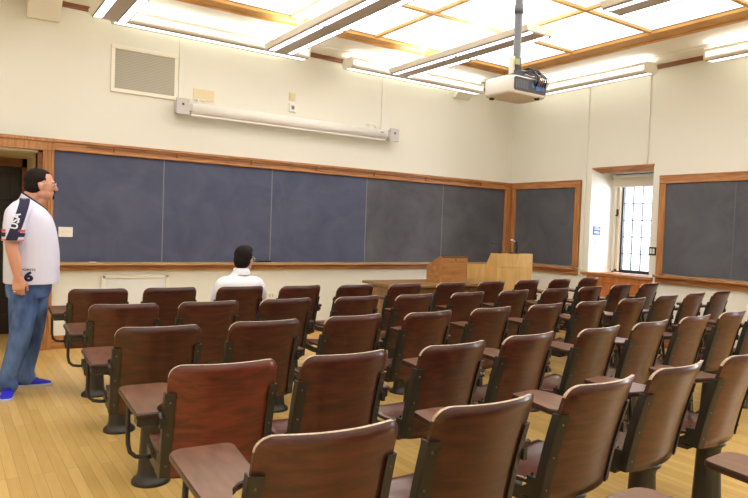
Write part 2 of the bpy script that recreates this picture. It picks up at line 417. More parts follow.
# baseboards
m = MB(); m.box(.95, R, D-.02, D, 0, .14); m.box(.95, R, D-.03, D, .0, .03); struct(m.build('baseboard_front', M['trim']))
m = MB(); m.box(R-.02, R, WY1, D-.02, 0, .14); m.box(R-.02, R, V1-4, WY0-.05, 0, .14); struct(m.build('baseboard_right', M['trim']))
# white moulded panel below the tray
m = MB(); m.box(1.44, 2.15, D-.012, D, .16, .755, 1)
for a in ((1.44, 2.15, .735, .765), (1.44, 2.15, .15, .18), (1.43, 1.47, .15, .765), (2.12, 2.16, .15, .765)): m.box(a[0], a[1], D-.026, D-.01, a[2], a[3])
struct(m.build('trim_9', [M['creammould'], M['panelwhite']], bevel=.004))
# oak head rail over doorway and jamb pilaster
m = MB(); m.box(DX0-.14, .945, D-.06, D, 2.06, 2.185); m.box(DX0-.15, .945, D-.075, D, 2.15, 2.185)
m.box(DX1+.04, .945, D-.05, D, 0, 2.06); m.box(DX0-.14, DX0-.02, D-.05, D, 0, 2.06)
for x in (.855, .885, .915): m.box(x, x+.014, D-.06, D-.05, 0, 2.06)
struct(m.build('trim_10', M['trimv'], bevel=.004))
# doorway recess and dark panelled double door
m = MB(); m.box(DX0, DX1, D+.2, D+1.3, DZ, DZ+.05); m.box(DX1, DX1+.04, D, D+1.3, 0, DZ+.05); m.box(DX0-.04, DX0, D, D+1.3, 0, DZ+.05)
m.box(DX0-.04, DX1+.04, D+1.22, D+1.3, 0, DZ+.05)
struct(m.build('trim_11', M['tanplate']))
m = MB(); m.box(DX1-.002, DX1+.05, D-.005, D+.05, 0, DZ); m.box(DX1-.05, DX1, D+1.04, D+1.1, 0, DZ); m.box(DX0, DX1, D+1.04, D+1.1, DZ-.1, DZ); m.box(DX0, DX0+.05, D+1.04, D+1.1, 0, DZ)
struct(m.build('trim_12', M['brown']))
dr = struct(empty('door_1', ((DX0+DX1)/2, D+1.12, 0)))
hw = (DX1-DX0)/2-.05
for s in (-1, 1):
    m = MB(); x0, x1 = sorted((s*.004, s*hw)); m.box(x0, x1, 0, .045, .01, DZ-.1)
    for z0, z1 in ((.2, .9), (1.05, 1.45), (1.55, 1.88)):
        for a in ((x0+.09, x1-.09, z0, z0+.03), (x0+.09, x1-.09, z1-.03, z1), (x0+.09, x0+.12, z0, z1), (x1-.12, x1-.09, z0, z1)): m.box(a[0], a[1], -.012, .0, a[2], a[3])
    lf = m.build('door_leaf', M['darkdoor'], dr, bevel=.004)
    m = MB(); m.tube([(s*.06, -.0, 1.0), (s*.06, -.05, 1.0)], .012); m.sphere((s*.06, -.06, 1.0), .026); m.build('door_knob', M['bolt'], lf)

# ------------------------------------------------------------------ blackboards
BZ0, BZ1 = .915, 2.075
bb = empty('blackboard', (4.2, D, .83))
def bx(m, x0, x1, y0, y1, z0, z1, mi=0): return m.box(x0-4.2, x1-4.2, y0-D, y1-D, z0-.83, z1-.83, mi)
seams = [.945, 2.066, 3.398, 4.809, 6.169, 7.445]
for i in range(5):
    m = MB(); bx(m, seams[i]+.004, seams[i+1]-.004, D-.028, D-.001, BZ0, BZ1)
    m.build('slate_panel', M['slate'] if i < 3 else M['slate2'], bb)
for i in range(1, 5):
    m = MB(); bx(m, seams[i]-.006, seams[i]+.006, D-.029, D-.001, BZ0, BZ1); m.build('panel_seam', M['seam'], bb)
m = MB(); bx(m, .945, 7.595, D-.05, D-.001, 2.072, 2.185); bx(m, .945, 7.595, D-.068, D-.04, 2.155, 2.185); bx(m, .945, 7.595, D-.06, D-.04, 2.072, 2.09)
m.build('top_rail', M['trim'], bb, bevel=.004)
m = MB(); bx(m, 1.25, 6.9, D-.062, D-.05, 2.125, 2.14)
for x in (1.52, 2.2, 3.1, 4.0, 4.9, 5.8, 6.88): bx(m, x-.006, x+.006, D-.075, D-.06, 2.10, 2.15)
m.build('map_rail', M['brown'], bb)
m = MB(); bx(m, 7.445, 7.595, D-.05, D-.001, .9, 2.075); bx(m, 7.46, 7.475, D-.06, D-.05, .9, 2.075); m.build('corner_post', M['trimv'], bb, bevel=.004)
m = MB(); bx(m, .945, 7.595, D-.045, D-.001, .825, .90); m.build('bottom_rail', M['trim'], bb, bevel=.005)
m = MB(); bx(m, .945, 7.485, D-.11, D-.03, .885, .905); bx(m, .945, 7.485, D-.115, D-.105, .885, .918); m.build('chalk_tray', M['tray'], bb, bevel=.003)
tag(bb, 'long five-panel slate blackboard in oak frame across the front wall', 'blackboard')

def side_board(y0, y1, label, seam=None):
    o = empty('blackboard', (R, (y0+y1)/2, .82)); yc = (y0+y1)/2
    def b2(m, x0, x1, a, b_, z0, z1): return m.box(x0-R, x1-R, a-yc, b_-yc, z0-.82, z1-.82)
    m = MB(); b2(m, R-.028, R-.001, y0+.08, y1-.08, .94, 2.08); m.build('slate_panel', M['slate2'], o)
    if seam:
        m = MB(); b2(m, R-.029, R-.001, seam-.005, seam+.005, .94, 2.08); m.build('panel_seam', M['seamdark'], o)
    m = MB(); b2(m, R-.05, R-.001, y0, y1, 2.078, 2.183); b2(m, R-.06, R-.04, y0, y1, 2.165, 2.183); m.build('top_rail', M['trim'], o, bevel=.004)
    for a in (y0, y1-.088):
        m = MB(); b2(m, R-.045, R-.001, a, a+.088, .93, 2.078); m.build('side_rail', M['trimv'], o, bevel=.004)
    m = MB(); b2(m, R-.045, R-.001, y0, y1, .82, .905); m.build('bottom_rail', M['trim'], o, bevel=.005)
    m = MB(); b2(m, R-.10, R-.03, y0, y1, .895, .912); b2(m, R-.105, R-.095, y0, y1, .89, .925); m.build('chalk_tray', M['trim'], o, bevel=.003)
    tag(o, label, 'blackboard')
side_board(6.0, 7.328, 'small square blackboard between the room corner and the window')
side_board(2.2, 4.775, 'oak-framed blackboard on the right wall, near side of the window', 3.83)

# ------------------------------------------------------------------ things fixed on the front wall
o = empty('air_vent', (1.84, D, 2.76))
m = MB(); m.box(-.33, .33, -.012, 0, .03, .475); m.build('grille', M['grille'], o)
m = MB()
for a in ((-.36, .36, 0, .04), (-.36, .36, .465, .505), (-.36, -.32, .04, .465), (.32, .36, .04, .465)): m.box(a[0], a[1], -.022, 0, a[2], a[3])
m.build('vent_frame', M['creammould'], o, bevel=.004)
tag(o, 'rectangular grey air vent in cream frame, high on the front wall', 'air vent')

o = empty('hanging_projection_screen', (3.675, D, 2.585))
m = MB()
prof = [(-.135+.055*math.cos(t), .085+.068*math.sin(t)) for t in [2*PI*i/20 for i in range(20)]]
m.ring_loft([[(x, p[0], p[1]) for p in prof] for x in (-1.345, 1.345)])
m.build('screen_housing', M['whiteplastic'], o)
m = MB(); m.box(-1.36, 1.33, -.155, -.11, .0, .022); m.build('bottom_bar', M['whiteplastic'], o, bevel=.004)
for s in (-1, 1):
    m = MB(); x = s*1.46; m.box(x-.075, x+.075, -.19, -.16, .0, .18); m.box(x-.05, x+.05, -.16, 0, .03, .16)
    m.box(min(s*1.33, s*1.40), max(s*1.33, s*1.40), -.17, -.1, .05, .13)
    e = m.build('end_bracket', M['greyplate'], o, bevel=.006)
    m = MB(); m.box(x-.012, x+.012, -.195, -.19, .10, .125); m.build('bracket_screw', M['darkgrey'], e)
for x in (-1.22, 1.15):
    m = MB(); m.tube([(x-.04, -.13, .15), (x-.04, -.09, .20), (x-.04, -.01, .21)], .008, 8); m.tube([(x+.04, -.13, .15), (x+.04, -.09, .20), (x+.04, -.01, .21)], .008, 8); m.tube([(x-.04, -.09, .2), (x+.04, -.09, .2)], .008, 8)
    m.build('wall_hook', M['creammould'], o)
m = MB(); m.box(1.22, 1.27, -.195, -.19, .10, .108); m.build('small_badge', M['darkgrey'], o)
tag(o, 'long white roll-up projection screen housing mounted above the blackboard', 'projection screen')

o = MB().box(-.125, .125, -.008, 0, 0, .13).build('wall_plate', M['tanplate'], bevel=.003); o.location = (2.51, D, 2.80)
tag(o, 'blank tan plate on the wall above the left end of the projection screen', 'wall plate')
o = MB().box(-.045, .045, -.008, 0, 0, .10).box(-.028, .028, -.013, -.008, .02, .08).build('wall_box', M['tanplate'], bevel=.003); o.location = (3.652, D, 2.96)
tag(o, 'small tan electrical box on front wall, upper of the two', 'electrical box')
o = empty('wall_box', (3.655, D, 2.82))
m = MB(); m.box(-.045, .045, -.025, 0, 0, .10); m.build('box_cover', M['whiteplastic'], o, bevel=.004)
m = MB(); m.box(-.018, .018, -.03, -.025, .03, .075); m.build('socket_face', M['pipegrey'], o)
tag(o, 'small white electrical box with grey face, lower of two above the screen', 'electrical box')
for x, z0, z1, r_, lab in ((2.245, 2.79, CZ-.08, .035, 'cream painted cable duct beside the wall vent'), (5.03, 2.75, CZ-.08, .012, 'thin cream conduit rising from right end of projection screen')):
    m = MB(); m.box(-r_, r_, -.02, 0, 0, z1-z0); o = m.build('cable_conduit', M['wall'], bevel=.004); o.location = (x, D, z0); tag(o, lab, 'conduit')
for y, z0, r_, lab in ((5.95, .9, .03, 'cream painted pipe on the right wall between blackboard and window'), (4.99, 2.36, .018, 'thin cream conduit on the right wall above the window')):
    m = MB(); m.box(-.03, 0, -r_, r_, 0, CZ-.08-z0); o = m.build('cable_conduit', M['wall'], bevel=.006); o.location = (R, y, z0); tag(o, lab, 'conduit')
o = empty('wall_outlet', (3.44, D, .45))
m = MB(); m.box(-.055, .055, -.008, 0, 0, .085); m.build('outlet_plate', M['creammould'], o, bevel=.003)
m = MB(); m.box(-.03, -.008, -.011, -.008, .02, .065); m.box(.01, .032, -.011, -.008, .02, .065); m.build('socket_face', M['greyplate'], o)
tag(o, 'cream wall outlet low on the front wall, right of the seated man', 'wall outlet')
o = empty('wall_plate', (1.066, D-.028, 1.178))
m = MB(); m.box(-.068, .068, -.01, 0, 0, .104); m.build('plate', M['whiteplastic'], o, bevel=.003)
m = MB()
for x in (-.03, .03): m.box(x-.004, x+.004, -.016, -.01, .045, .06)
m.box(-.015, .012, -.0105, -.01, .07, .074); m.build('toggle', M['tanplate'], o)
tag(o, 'white double switch plate on blackboard beside the standing man', 'switch plate')
o = empty('light_switch', (R, 4.85, 1.165))
m = MB(); m.box(-.012, 0, -.05, .05, 0, .105); m.build('switch_plate', M['black'], o, bevel=.003)
for y in (-.02, .02):
    m = MB(); m.box(-.018, -.012, y-.014, y+.014, .02, .085); m.build('rocker', M['white'], o, bevel=.002)
tag(o, 'dark double light switch with white rockers between window and blackboard', 'light switch')
# blue notice on the splayed reveal
ang = math.atan2(OY1-WY1, 8.02-R)
def reveal(t, z): return (R+t*math.cos(ang), WY1+t*math.sin(ang), z)
o = empty('notice_sign', reveal(.125, 1.40), ang)
m = MB(); m.box(-.065, .065, -.006, 0, 0, .125); m.build('sign_face', M['blue'], o)
m = MB()
for z, a, b_ in ((.1, -.045, .03), (.08, -.05, .05), (.045, -.045, .02), (.028, -.05, .045)): m.box(a, b_, -.0075, -.006, z, z+.008)
m.build('printed_lines', M['signwhite'], o)
tag(o, 'small blue notice with white lines on the bright window reveal', 'sign')
o = MB(); o.tube([(-.02, -.01, .06), (-.02, -.03, .05), (-.02, -.028, .0), (-.02, -.01, -.01)], .004, 8); o.box(-.035, -.005, -.008, 0, .045, .085)
o.box(.03, .06, -.02, 0, .06, .07)
o = o.build('wall_hook', M['silver']); o.location = reveal(.125, 1.24); o.rotation_euler = (0, 0, ang)
tag(o, 'small pale metal hook on the window reveal under the blue notice', 'hook')

# chalk and eraser on the tray
o = MB().tube([(-.035, 0, 0), (.035, .01, 0)], .008, 10).build('chalk_stick', M['chalk']); o.location = (1.33, D-.075, .9125)
tag(o, 'stick of white chalk on tray near the standing man', 'chalk')
o = empty('board_eraser', (3.30, D-.075, .904))
m = MB(); m.box(-.09, .09, -.022, .022, 0, .022); m.build('felt_pad', M['felt'], o, bevel=.003)
m = MB(); m.box(-.085, .085, -.018, .018, .022, .034); m.build('eraser_back', M['black'], o, bevel=.003)
tag(o, 'black felt eraser on chalk tray right of the seated man', 'eraser')

# ------------------------------------------------------------------ light fixtures
def pendant(x, y0, y1, label):
    L = y1-y0; o = empty('pendant_light', (x, (y0+y1)/2, 3.36))
    m = MB(); m.prism([(-.20, .055), (-.17, .004), (.17, .004), (.20, .055), (.15, .075), (-.15, .075)], 'y', -L/2, L/2); m.build('light_housing', M['fixwhite'], o, bevel=.003)
    for s in (-1, 1):
        for k in (0, 1):
            m = MB(); a = -L/2+.03+k*L/2; m.box(min(s*.075, s*.150), max(s*.075, s*.150), a, a+L/2-.06, -.004, .006); m.build('diffuser', M['lens'], o)
    m = MB(); m.box(-.07, .07, -L/2+.01, L/2-.01, -.006, .006); m.build('reflector', M['lensgrey'], o)
    m = MB(); m.box(-.12, .12, -L/2+.05, L/2-.05, .073, .08); m.build('upper_diffuser', M['lensup'], o)
    m = MB()
    for c in (-.158, -.073, .073, .158): m.box(c-.004, c+.004, -L/2+.01, L/2-.01, -.010, .006)
    m.build('trim_strip', M['fixline'], o)
    for y in (-L/2+.45, L/2-.45):
        m = MB(); m.tube([(0, y, .07), (0, y, CZ-3.36)], .013, 10); m.lathe([(.05, CZ-3.36-.03), (.05, CZ-3.36)], (0, y, 0)); m.build('hanging_stem', M['fixwhite'], o)
    tag(o, label, 'ceiling light', 'pendant fluorescent lights')
pendant(1.35, 4.45, 6.86, 'two-strip pendant light at left edge of the ceiling, beside the wall vent')
pendant(3.18, 4.45, 6.80, 'two-strip pendant light above the projection screen, left of the projector')
pendant(4.87, 4.43, 6.76, 'two-strip pendant light passing just behind the projector pole')
pendant(4.90, 1.28, 3.62, 'two-strip pendant light near the top right, right of projector pole')

def washer(loc, rz, L, label):
    # local: length along x, room side is -y
    o = empty('wall_light', loc, rz)
    m = MB(); m.prism([(-.20, .012), (-.20, .12), (-.18, .135), (.02, .135), (.05, .06), (.02, .0), (-.185, .0)], 'x', -L/2, L/2); m.build('light_housing', M['fixwhite'], o, bevel=.004)
    m = MB(); m.box(-L/2+.02, L/2-.02, -.155, -.03, -.004, .004); m.box(-L/2+.03, L/2-.03, -.203, -.195, .03, .085); m.build('diffuser', M['lenslow'], o)
    m = MB(); m.box(-L/2+.05, L/2-.05, -.17, -.0, .134, .141); m.build('upper_diffuser', M['lensup'], o)
    m = MB(); m.box(-L/2+.01, L/2-.01, -.165, -.155, -.008, .004); m.box(-L/2+.01, L/2-.01, -.03, -.02, -.008, .004); m.build('trim_strip', M['fixline'], o)
    for x in (-L/2+.06, L/2-.06):
        m = MB(); m.tube([(x, -.08, .09), (x, -.08, CZ-loc[2]-.01)], .014, 10); m.build('hanging_stem', M['fixwhite'], o)
    tag(o, label, 'ceiling light', 'wall-edge fluorescent lights')
washer((2.56, 7.20, 3.425), 0, 2.25, 'long white light along the front wall above the vent')
washer((5.42, 7.20, 3.425), 0, 2.28, 'long white light along the front wall, ending left of the projector')
washer((7.32, 5.93, 3.42), -PI/2, 2.35, 'long white light along the right wall, behind the projector')
washer((7.32, 2.87, 3.42), -PI/2, 2.35, 'long white light along the right wall at picture edge')

# ------------------------------------------------------------------ projector
px, py, pz = 3.30, 3.25, 2.375      # left rear lower corner
o = empty('projector', (px+.19, py+.14, CZ))
def pj(x, y, z): return (x-.19, y-.14, z+pz-CZ)
m = MB()
def ring(z, ins, r=.05):
    return [pj(p[0], p[1], z) for p in rrect(ins, .385-ins, ins, .29-ins, r, 5)]
m.ring_loft([ring(0, .018), ring(.006, .006), ring(.02, 0), ring(.11, 0), ring(.128, .008), ring(.135, .03)])
body = m.build('projector_body', M['whiteplastic'], o)
m = MB(); m.prism([(p[0]-.19, p[1]+pz-CZ) for p in rrect(.03, .355, .022, .118, .015, 3)], 'y', -.144, -.139); pn = m.build('rear_panel', M['darkgrey'], body)
m = MB()
for i, (x, z, w_, h_) in enumerate(((.20, .06, .03, .03), (.245, .045, .05, .035), (.245, .085, .04, .02), (.30, .05, .03, .04), (.30, .095, .04, .012))): m.box(x-.19, x+w_-.19, -.148, -.143, z+pz-CZ, z+h_+pz-CZ)
m.build('connector', M['bluepcb'], pn)
m = MB()
for k in range(8): m.box(.045+.016*k-.19, .053+.016*k-.19, -.146, -.143, .04+pz-CZ, .10+pz-CZ)
m.build('cooling_slot', M['pipegrey'], pn)
m = MB(); m.lathe([(.018, -.012), (.018, .004)], pj(.30, .03, 0), 14); m.lathe([(.018, -.012), (.018, .004)], pj(.06, .25, 0), 14); m.build('adjusting_foot', M['black'], body)
m = MB(); m.tube([pj(.10, .28, .06), pj(.10, .325, .06)], [.045, .04], 20); m.build('lens', M['black'], body)
m = MB(); m.box(-.13, .13, -.11, .11, pz+.135-CZ, pz+.15-CZ); m.box(-.045, .045, -.045, .045, pz+.15-CZ, pz+.20-CZ); m.build('mount_plate', M['darkgrey'], o, bevel=.004)
m = MB(); m.lathe([(.036, pz+.19-CZ), (.036, pz+.29-CZ), (.028, pz+.30-CZ), (.028, 0)], (0, 0, 0), 20); m.lathe([(.034, pz+.62-CZ), (.034, pz+.68-CZ)], (0, 0, 0), 20)
m.build('mount_pole', M['pipegrey'], o)
m = MB(); m.lathe([(.1, -.012), (.1, 0)], (0, 0, 0), 24); m.build('ceiling_flange', M['fixwhite'], o)
m = MB(); m.box(-.062, -.036, -.02, .02, pz+.15-CZ, pz+.30-CZ); m.build('cable_box', M['creammould'], o, bevel=.004)
m = MB(); m.box(-.055, -.02, -.05, -.035, pz+.235-CZ, pz+.275-CZ); m.build('inspection_tag', plain('lime_tag', srgb(176, 184, 120), .5), o)
for k in range(7):
    m = MB(); a = .03+.022*k; h_ = .165+.018*((k*5) % 3)
    m.tube([(.03, -.02, pz+.20-CZ), (.05+.3*a, -.06, pz+h_+.02-CZ), (a+.01, -.10, pz+h_-CZ), (a+.015, -.145, pz+.15-CZ), (a+.012, -.158, pz+.115-CZ), (a+.004, -.146, pz+.075-CZ)], .007, 8)
    m.build('signal_cable', M[('darkgrey', 'black', 'pipegrey', 'brown', 'darkgrey', 'black', 'greyplate')[k]], o)
m = MB(); m.tube([(.02, -.03, pz+.20-CZ), (.12, -.07, pz+.21-CZ), (.185, -.12, pz+.19-CZ), (.195, -.16, pz+.12-CZ), (.16, -.15, pz+.08-CZ)], .005, 8); m.build('power_cable', M['whiteplastic'], o)
tag(o, 'white ceiling projector with blue connector panel hanging from grey pole', 'projector')

# ------------------------------------------------------------------ desk, small lectern, podium
o = empty('teacher_desk', (5.05, 6.18, 0))
m = MB(); m.box(-.80, .85, -.37, .37, .715, .745); m.build('desktop', M['table'], o, bevel=.004)
for s in (-1, 1):
    m = MB(); x0, x1 = (-.74, -.34) if s < 0 else (.36, .80); m.box(x0, x1, -.30, .32, .06, .714)
    pd = m.build('pedestal', M['table'], o, bevel=.003)
    x = x0 if s < 0 else x1; m = MB()
    for a in ((-.27, -.21, .1, .69), (.24, .30, .1, .69), (-.21, .24, .1, .16), (-.21, .24, .63, .69)): m.box(min(x, x+s*.012), max(x, x+s*.012), a[0], a[1], a[2], a[3])
    m.build('panel_frame', M['table'], pd, bevel=.002)
    m = MB(); m.box(x0+.03, x1-.03, -.27, .29, 0, .06); m.build('plinth', M['edgedark'], pd)
    for k in range(3):
        m = MB(); m.box(x0+.03, x1-.03, .32, .335, .1+.2*k, .28+.2*k); dw = m.build('drawer', M['table'], pd, bevel=.003)
        m = MB(); m.sphere(((x0+x1)/2, .35, .19+.2*k), .014, 10); m.build('drawer_knob', M['bolt'], dw)
m = MB(); m.box(-.34, .36, -.28, -.26, .25, .714); m.build('modesty_panel', M['lectern'], o)
tag(o, 'brown oak pedestal desk in front of the blackboard carrying the small lectern', 'desk')

o = empty('table_lectern', (5.245, 6.0, .746))
side = [(0, 0), (0, .325), (.03, .325), (.27, .20), (.27, 0)]
for s in (-1, 1):
    m = MB(); x0 = -.218 if s < 0 else .2; m.prism(side, 'x', x0, x0+.018); m.build('side_panel', M['lectern'], o, bevel=.002)
m = MB(); m.box(-.2, .2, 0, .016, 0, .32); m.box(-.2, .2, -.002, .0, .128, .131); m.build('front_panel', M['lectern'], o)
m = MB(); m.prism([(.0, .325), (.03, .325), (.275, .198), (.275, .185), (.03, .31), (0, .31)], 'x', -.2, .2); m.build('slanted_top', M['lectern'], o)
m = MB(); m.box(-.2, .2, .25, .262, 0, .19); m.build('inner_shelf', M['lectern'], o)
m = MB(); m.lathe([(.012, 0), (.012, .004)], (0, 0, 0), 12); k = m.build('keyhole_plate', M['bolt'], o); k.location = (.02, -.001, .285); k.rotation_euler = (PI/2, 0, 0)
tag(o, 'small brown tabletop lectern with slanted top standing on the desk', 'lectern')

o = empty('podium', (6.31, 6.0, 0))
side = [(0, .03), (0, 1.114), (.128, 1.114), (.215, .948), (.60, .938), (.60, .03)]
for s in (-1, 1):
    m = MB(); x0 = -.33 if s < 0 else .306; m.prism(side, 'x', x0, x0+.024); m.build('side_panel', M['maple'], o, bevel=.003)
m = MB(); m.box(-.306, .306, .002, .022, .03, .925); m.box(-.306, .306, .002, .022, .930, 1.112); m.box(-.306, .306, .008, .022, .9, .95); m.build('front_panel', M['maple'], o)
m = MB(); m.prism([(.022, 1.112), (.126, 1.112), (.213, .946), (.598, .935), (.598, .915), (.2, .925), (.11, 1.09), (.022, 1.09)], 'x', -.306, .306); m.build('desktop', M['maple'], o)
m = MB(); m.box(-.306, .306, .57, .59, .03, .9); m.box(-.31, .31, .02, .58, 0, .05); m.build('rear_panel', M['maple'], o)
tag(o, 'tall pale maple podium with stepped slanted top in the front corner', 'podium')
o = empty('gooseneck_microphone', (6.06, 6.05, 1.114))
m = MB(); m.lathe([(.03, 0), (.03, .012), (.01, .018)], (0, 0, 0), 16); m.build('microphone_base', M['black'], o)
m = MB(); m.tube([(0, 0, .015), (0, .0, .06), (.01, .02, .10), (.0, .06, .12), (-.03, .10, .125)], .004, 8); m.build('gooseneck', M['black'], o)
m = MB(); m.tube([(-.03, .10, .125), (-.045, .12, .127)], .008, 10); m.build('microphone_head', M['black'], o)
tag(o, 'thin black gooseneck microphone at the left of the podium top', 'microphone')
o = empty('desk_lamp', (6.33, 6.06, 1.114))
m = MB(); m.box(-.05, .06, -.03, .03, 0, .012); m.build('lamp_base', M['black'], o, bevel=.004)
m = MB(); m.tube([(.05, 0, .01), (.056, 0, .09), (.05, 0, .15), (.02, 0, .162)], .012, 10); m.build('lamp_arm', M['black'], o)
m = MB(); m.tube([(.03, 0, .16), (-.06, 0, .18)], [.009, .014], 10); m.build('lamp_head', M['silver'], o)
m = MB(); m.tube([(-.05, 0, .178), (-.056, 0, .09), (-.05, 0, .01)], .005, 8); m.build('lamp_stay', M['black'], o)
tag(o, 'small black reading lamp with silver head on the podium top', 'lamp')

# ------------------------------------------------------------------ tablet-arm chairs
HW, ZB, ZT, TH = .212, .385, .852, .014
def back_y(v): return -.012 - .085*v - .045*v*v
def back_point(x, z):
    v = (z-ZB)/(ZT-ZB); return back_y(v) + .052*(x/HW)**2*(.75+.25*v)
def back_mesh():
    r = .05; us = []
    n = 22
    xs_ = [-HW+HW*2*i/n for i in range(n+1)]
    xs_ = sorted(set([round(x, 5) for x in xs_] + [round(s*(HW-d), 5) for s in (-1, 1) for d in (.0, .0015, .006, .012, .020, .032)]))
    m = MB(); nz = 10; front, rear = [], []
    for x in xs_:
        e = abs(x)-(HW-r); drop = r-math.sqrt(max(0, r*r-e*e)) if e > 0 else 0
        e2 = abs(x)-(HW-.03); lift = .03-math.sqrt(max(0, .0009-e2*e2)) if e2 > 0 else 0
        for k in range(nz+1):
            z0, z1 = ZB+lift, ZT-drop; z = z0+(z1-z0)*k/nz
            y = back_point(x, z); front.append((x, y+TH/2, z)); rear.append((x, y-TH/2, z))
    N = len(xs_); c = nz+1
    fs = [(i*c+k, (i+1)*c+k, (i+1)*c+k+1, i*c+k+1) for i in range(N-1) for k in range(nz)]
    m.add(front, fs, 0, True); m.add(rear, [f[::-1] for f in fs], 0, True)
    off = N*c
    rim = []
    top = [(i*c+nz) for i in range(N)]; bot = [i*c for i in range(N)]
    for i in range(N-1):
        m.f.append((top[i], top[i+1], top[i+1]+off, top[i]+off)); m.mi.append(1); m.sm.append(True)
        m.f.append((bot[i], bot[i+1], bot[i+1]+off, bot[i]+off)); m.mi.append(2); m.sm.append(False)
    for i in (0, N-1):
        for k in range(nz):
            m.f.append((i*c+k, i*c+k+1, i*c+k+1+off, i*c+k+off)); m.mi.append(2); m.sm.append(False)
    return m.mesh('backrest', [M['chair'], M['edge'], M['edgedark']])
def seat_mesh():
    m = MB(); nx, ny = 12, 14; top, bot = [], []
    for i in range(nx+1):
        u = -1+2*i/nx
        for k in range(ny+1):
            t = k/ny; hw_ = .2-.02*max(0, (t-.8)/.2)**2*1.2; y = .01+.40*t
            z = .452 - .016*math.sin(PI*min(1, t*1.2)) + .012*u*u + (.018*(1-t/.12)**2 if t < .12 else 0) - (.05*((t-.82)/.18)**2 if t > .82 else 0)
            y -= .012*abs(u)**4*(1 if t > .9 else 0)
            top.append((u*hw_, y, z)); bot.append((u*hw_, y, z-.014))
    c = ny+1; fs = [(i*c+k, (i+1)*c+k, (i+1)*c+k+1, i*c+k+1) for i in range(nx) for k in range(ny)]
    m.add(top, fs, 0, True); m.add(bot, [f[::-1] for f in fs], 0, True); off = (nx+1)*c
    for i in range(nx):
        for k in (0, ny): m.f.append((i*c+k, (i+1)*c+k, (i+1)*c+k+off, i*c+k+off)); m.mi.append(1); m.sm.append(False)
    for k in range(ny):
        for i in (0, nx): m.f.append((i*c+k, i*c+k+1, i*c+k+1+off, i*c+k+off)); m.mi.append(1); m.sm.append(False)
    return m.mesh('seat', [M['seat'], M['edgedark']])
TZ = .662
def tablet_mesh(s):
    def arc(cx, cy, r, a0, a1, n=5): return [(cx+r*math.cos(a0+(a1-a0)*i/n), cy+r*math.sin(a0+(a1-a0)*i/n)) for i in range(n+1)]
    if s > 0:
        p = [(.215, -.03), (.27, -.03)] + arc(.28-.05, .44-.05, .05, 0, PI/2) + arc(.095+.03, .44-.03, .03, PI/2, PI)
        p += [(.075, .30)] + arc(.05+.04, .15+.04, .04, PI, 1.4*PI) + [(.13, .135), (.175, .11), (.20, .07), (.213, .02)]
    else:
        p = [(.235, -.03), (.315, -.03)] + arc(.325-.05, .43-.05, .05, 0, PI/2) + arc(.115+.03, .43-.03, .03, PI/2, PI)
        p += arc(.125+.035, .13+.035, .035, PI, 1.4*PI) + [(.17, .105), (.20, .085), (.225, .05), (.235, .01)]
    p = [(s*x, y) for x, y in p]
    m = MB(); n = len(p)
    def ringz(z, sc_): 
        cx = sum(q[0] for q in p)/n; cy = sum(q[1] for q in p)/n
        return [(cx+(q[0]-cx)*sc_, cy+(q[1]-cy)*sc_, z) for q in p]
    rr = [ringz(TZ-.024, .965), ringz(TZ-.018, 1.), ringz(TZ-.006, 1.), ringz(TZ, .975)]
    m.ring_loft(rr, 1, False, False)
    o_ = len(m.v)
    m.add(rr[3], [tuple(range(n))], 0); m.add(rr[0], [tuple(range(n))], 1)
    return m.mesh('tablet', [M['tablet'], M['edgedark']])
def rod_mesh(s):
    m = MB()
    pts = [(s*.262, .28, TZ-.02), (s*.265, .27, .56), (s*.265, .26, .46), (s*.26, .255, .425), (s*.25, .25, .405), (s*.23, .245, .40), (s*.20, .24, .40)] if s > 0 else [(s*.295, .28, TZ-.02), (s*.300, .27, .56), (s*.300, .26, .46), (s*.292, .255, .425), (s*.27, .25, .405), (s*.235, .245, .40), (s*.20, .24, .40)]
    m.tube(pts, .0095, 10)
    xr = .262 if s > 0 else .295; m.box(min(s*(xr-.02), s*(xr+.012)), max(s*(xr-.02), s*(xr+.012)), .23, .33, TZ-.032, TZ-.022)
    return m.mesh('tablet_rod', [M['ironrod']])
def pivot_mesh(s):
    m = MB(); m.tube([(s*.21, .005, TZ-.045), (s*(.265 if s > 0 else .30), .0, TZ-.045)], .016, 12); m.box(min(s*.225, s*(.265 if s > 0 else .31)), max(s*.225, s*(.265 if s > 0 else .31)), -.02, .05, TZ-.05, TZ-.022)
    m.box(min(s*.215, s*.232), max(s*.215, s*.232), -.05, .03, TZ-.06, TZ-.02)
    return m.mesh('tablet_pivot', [M['iron']])
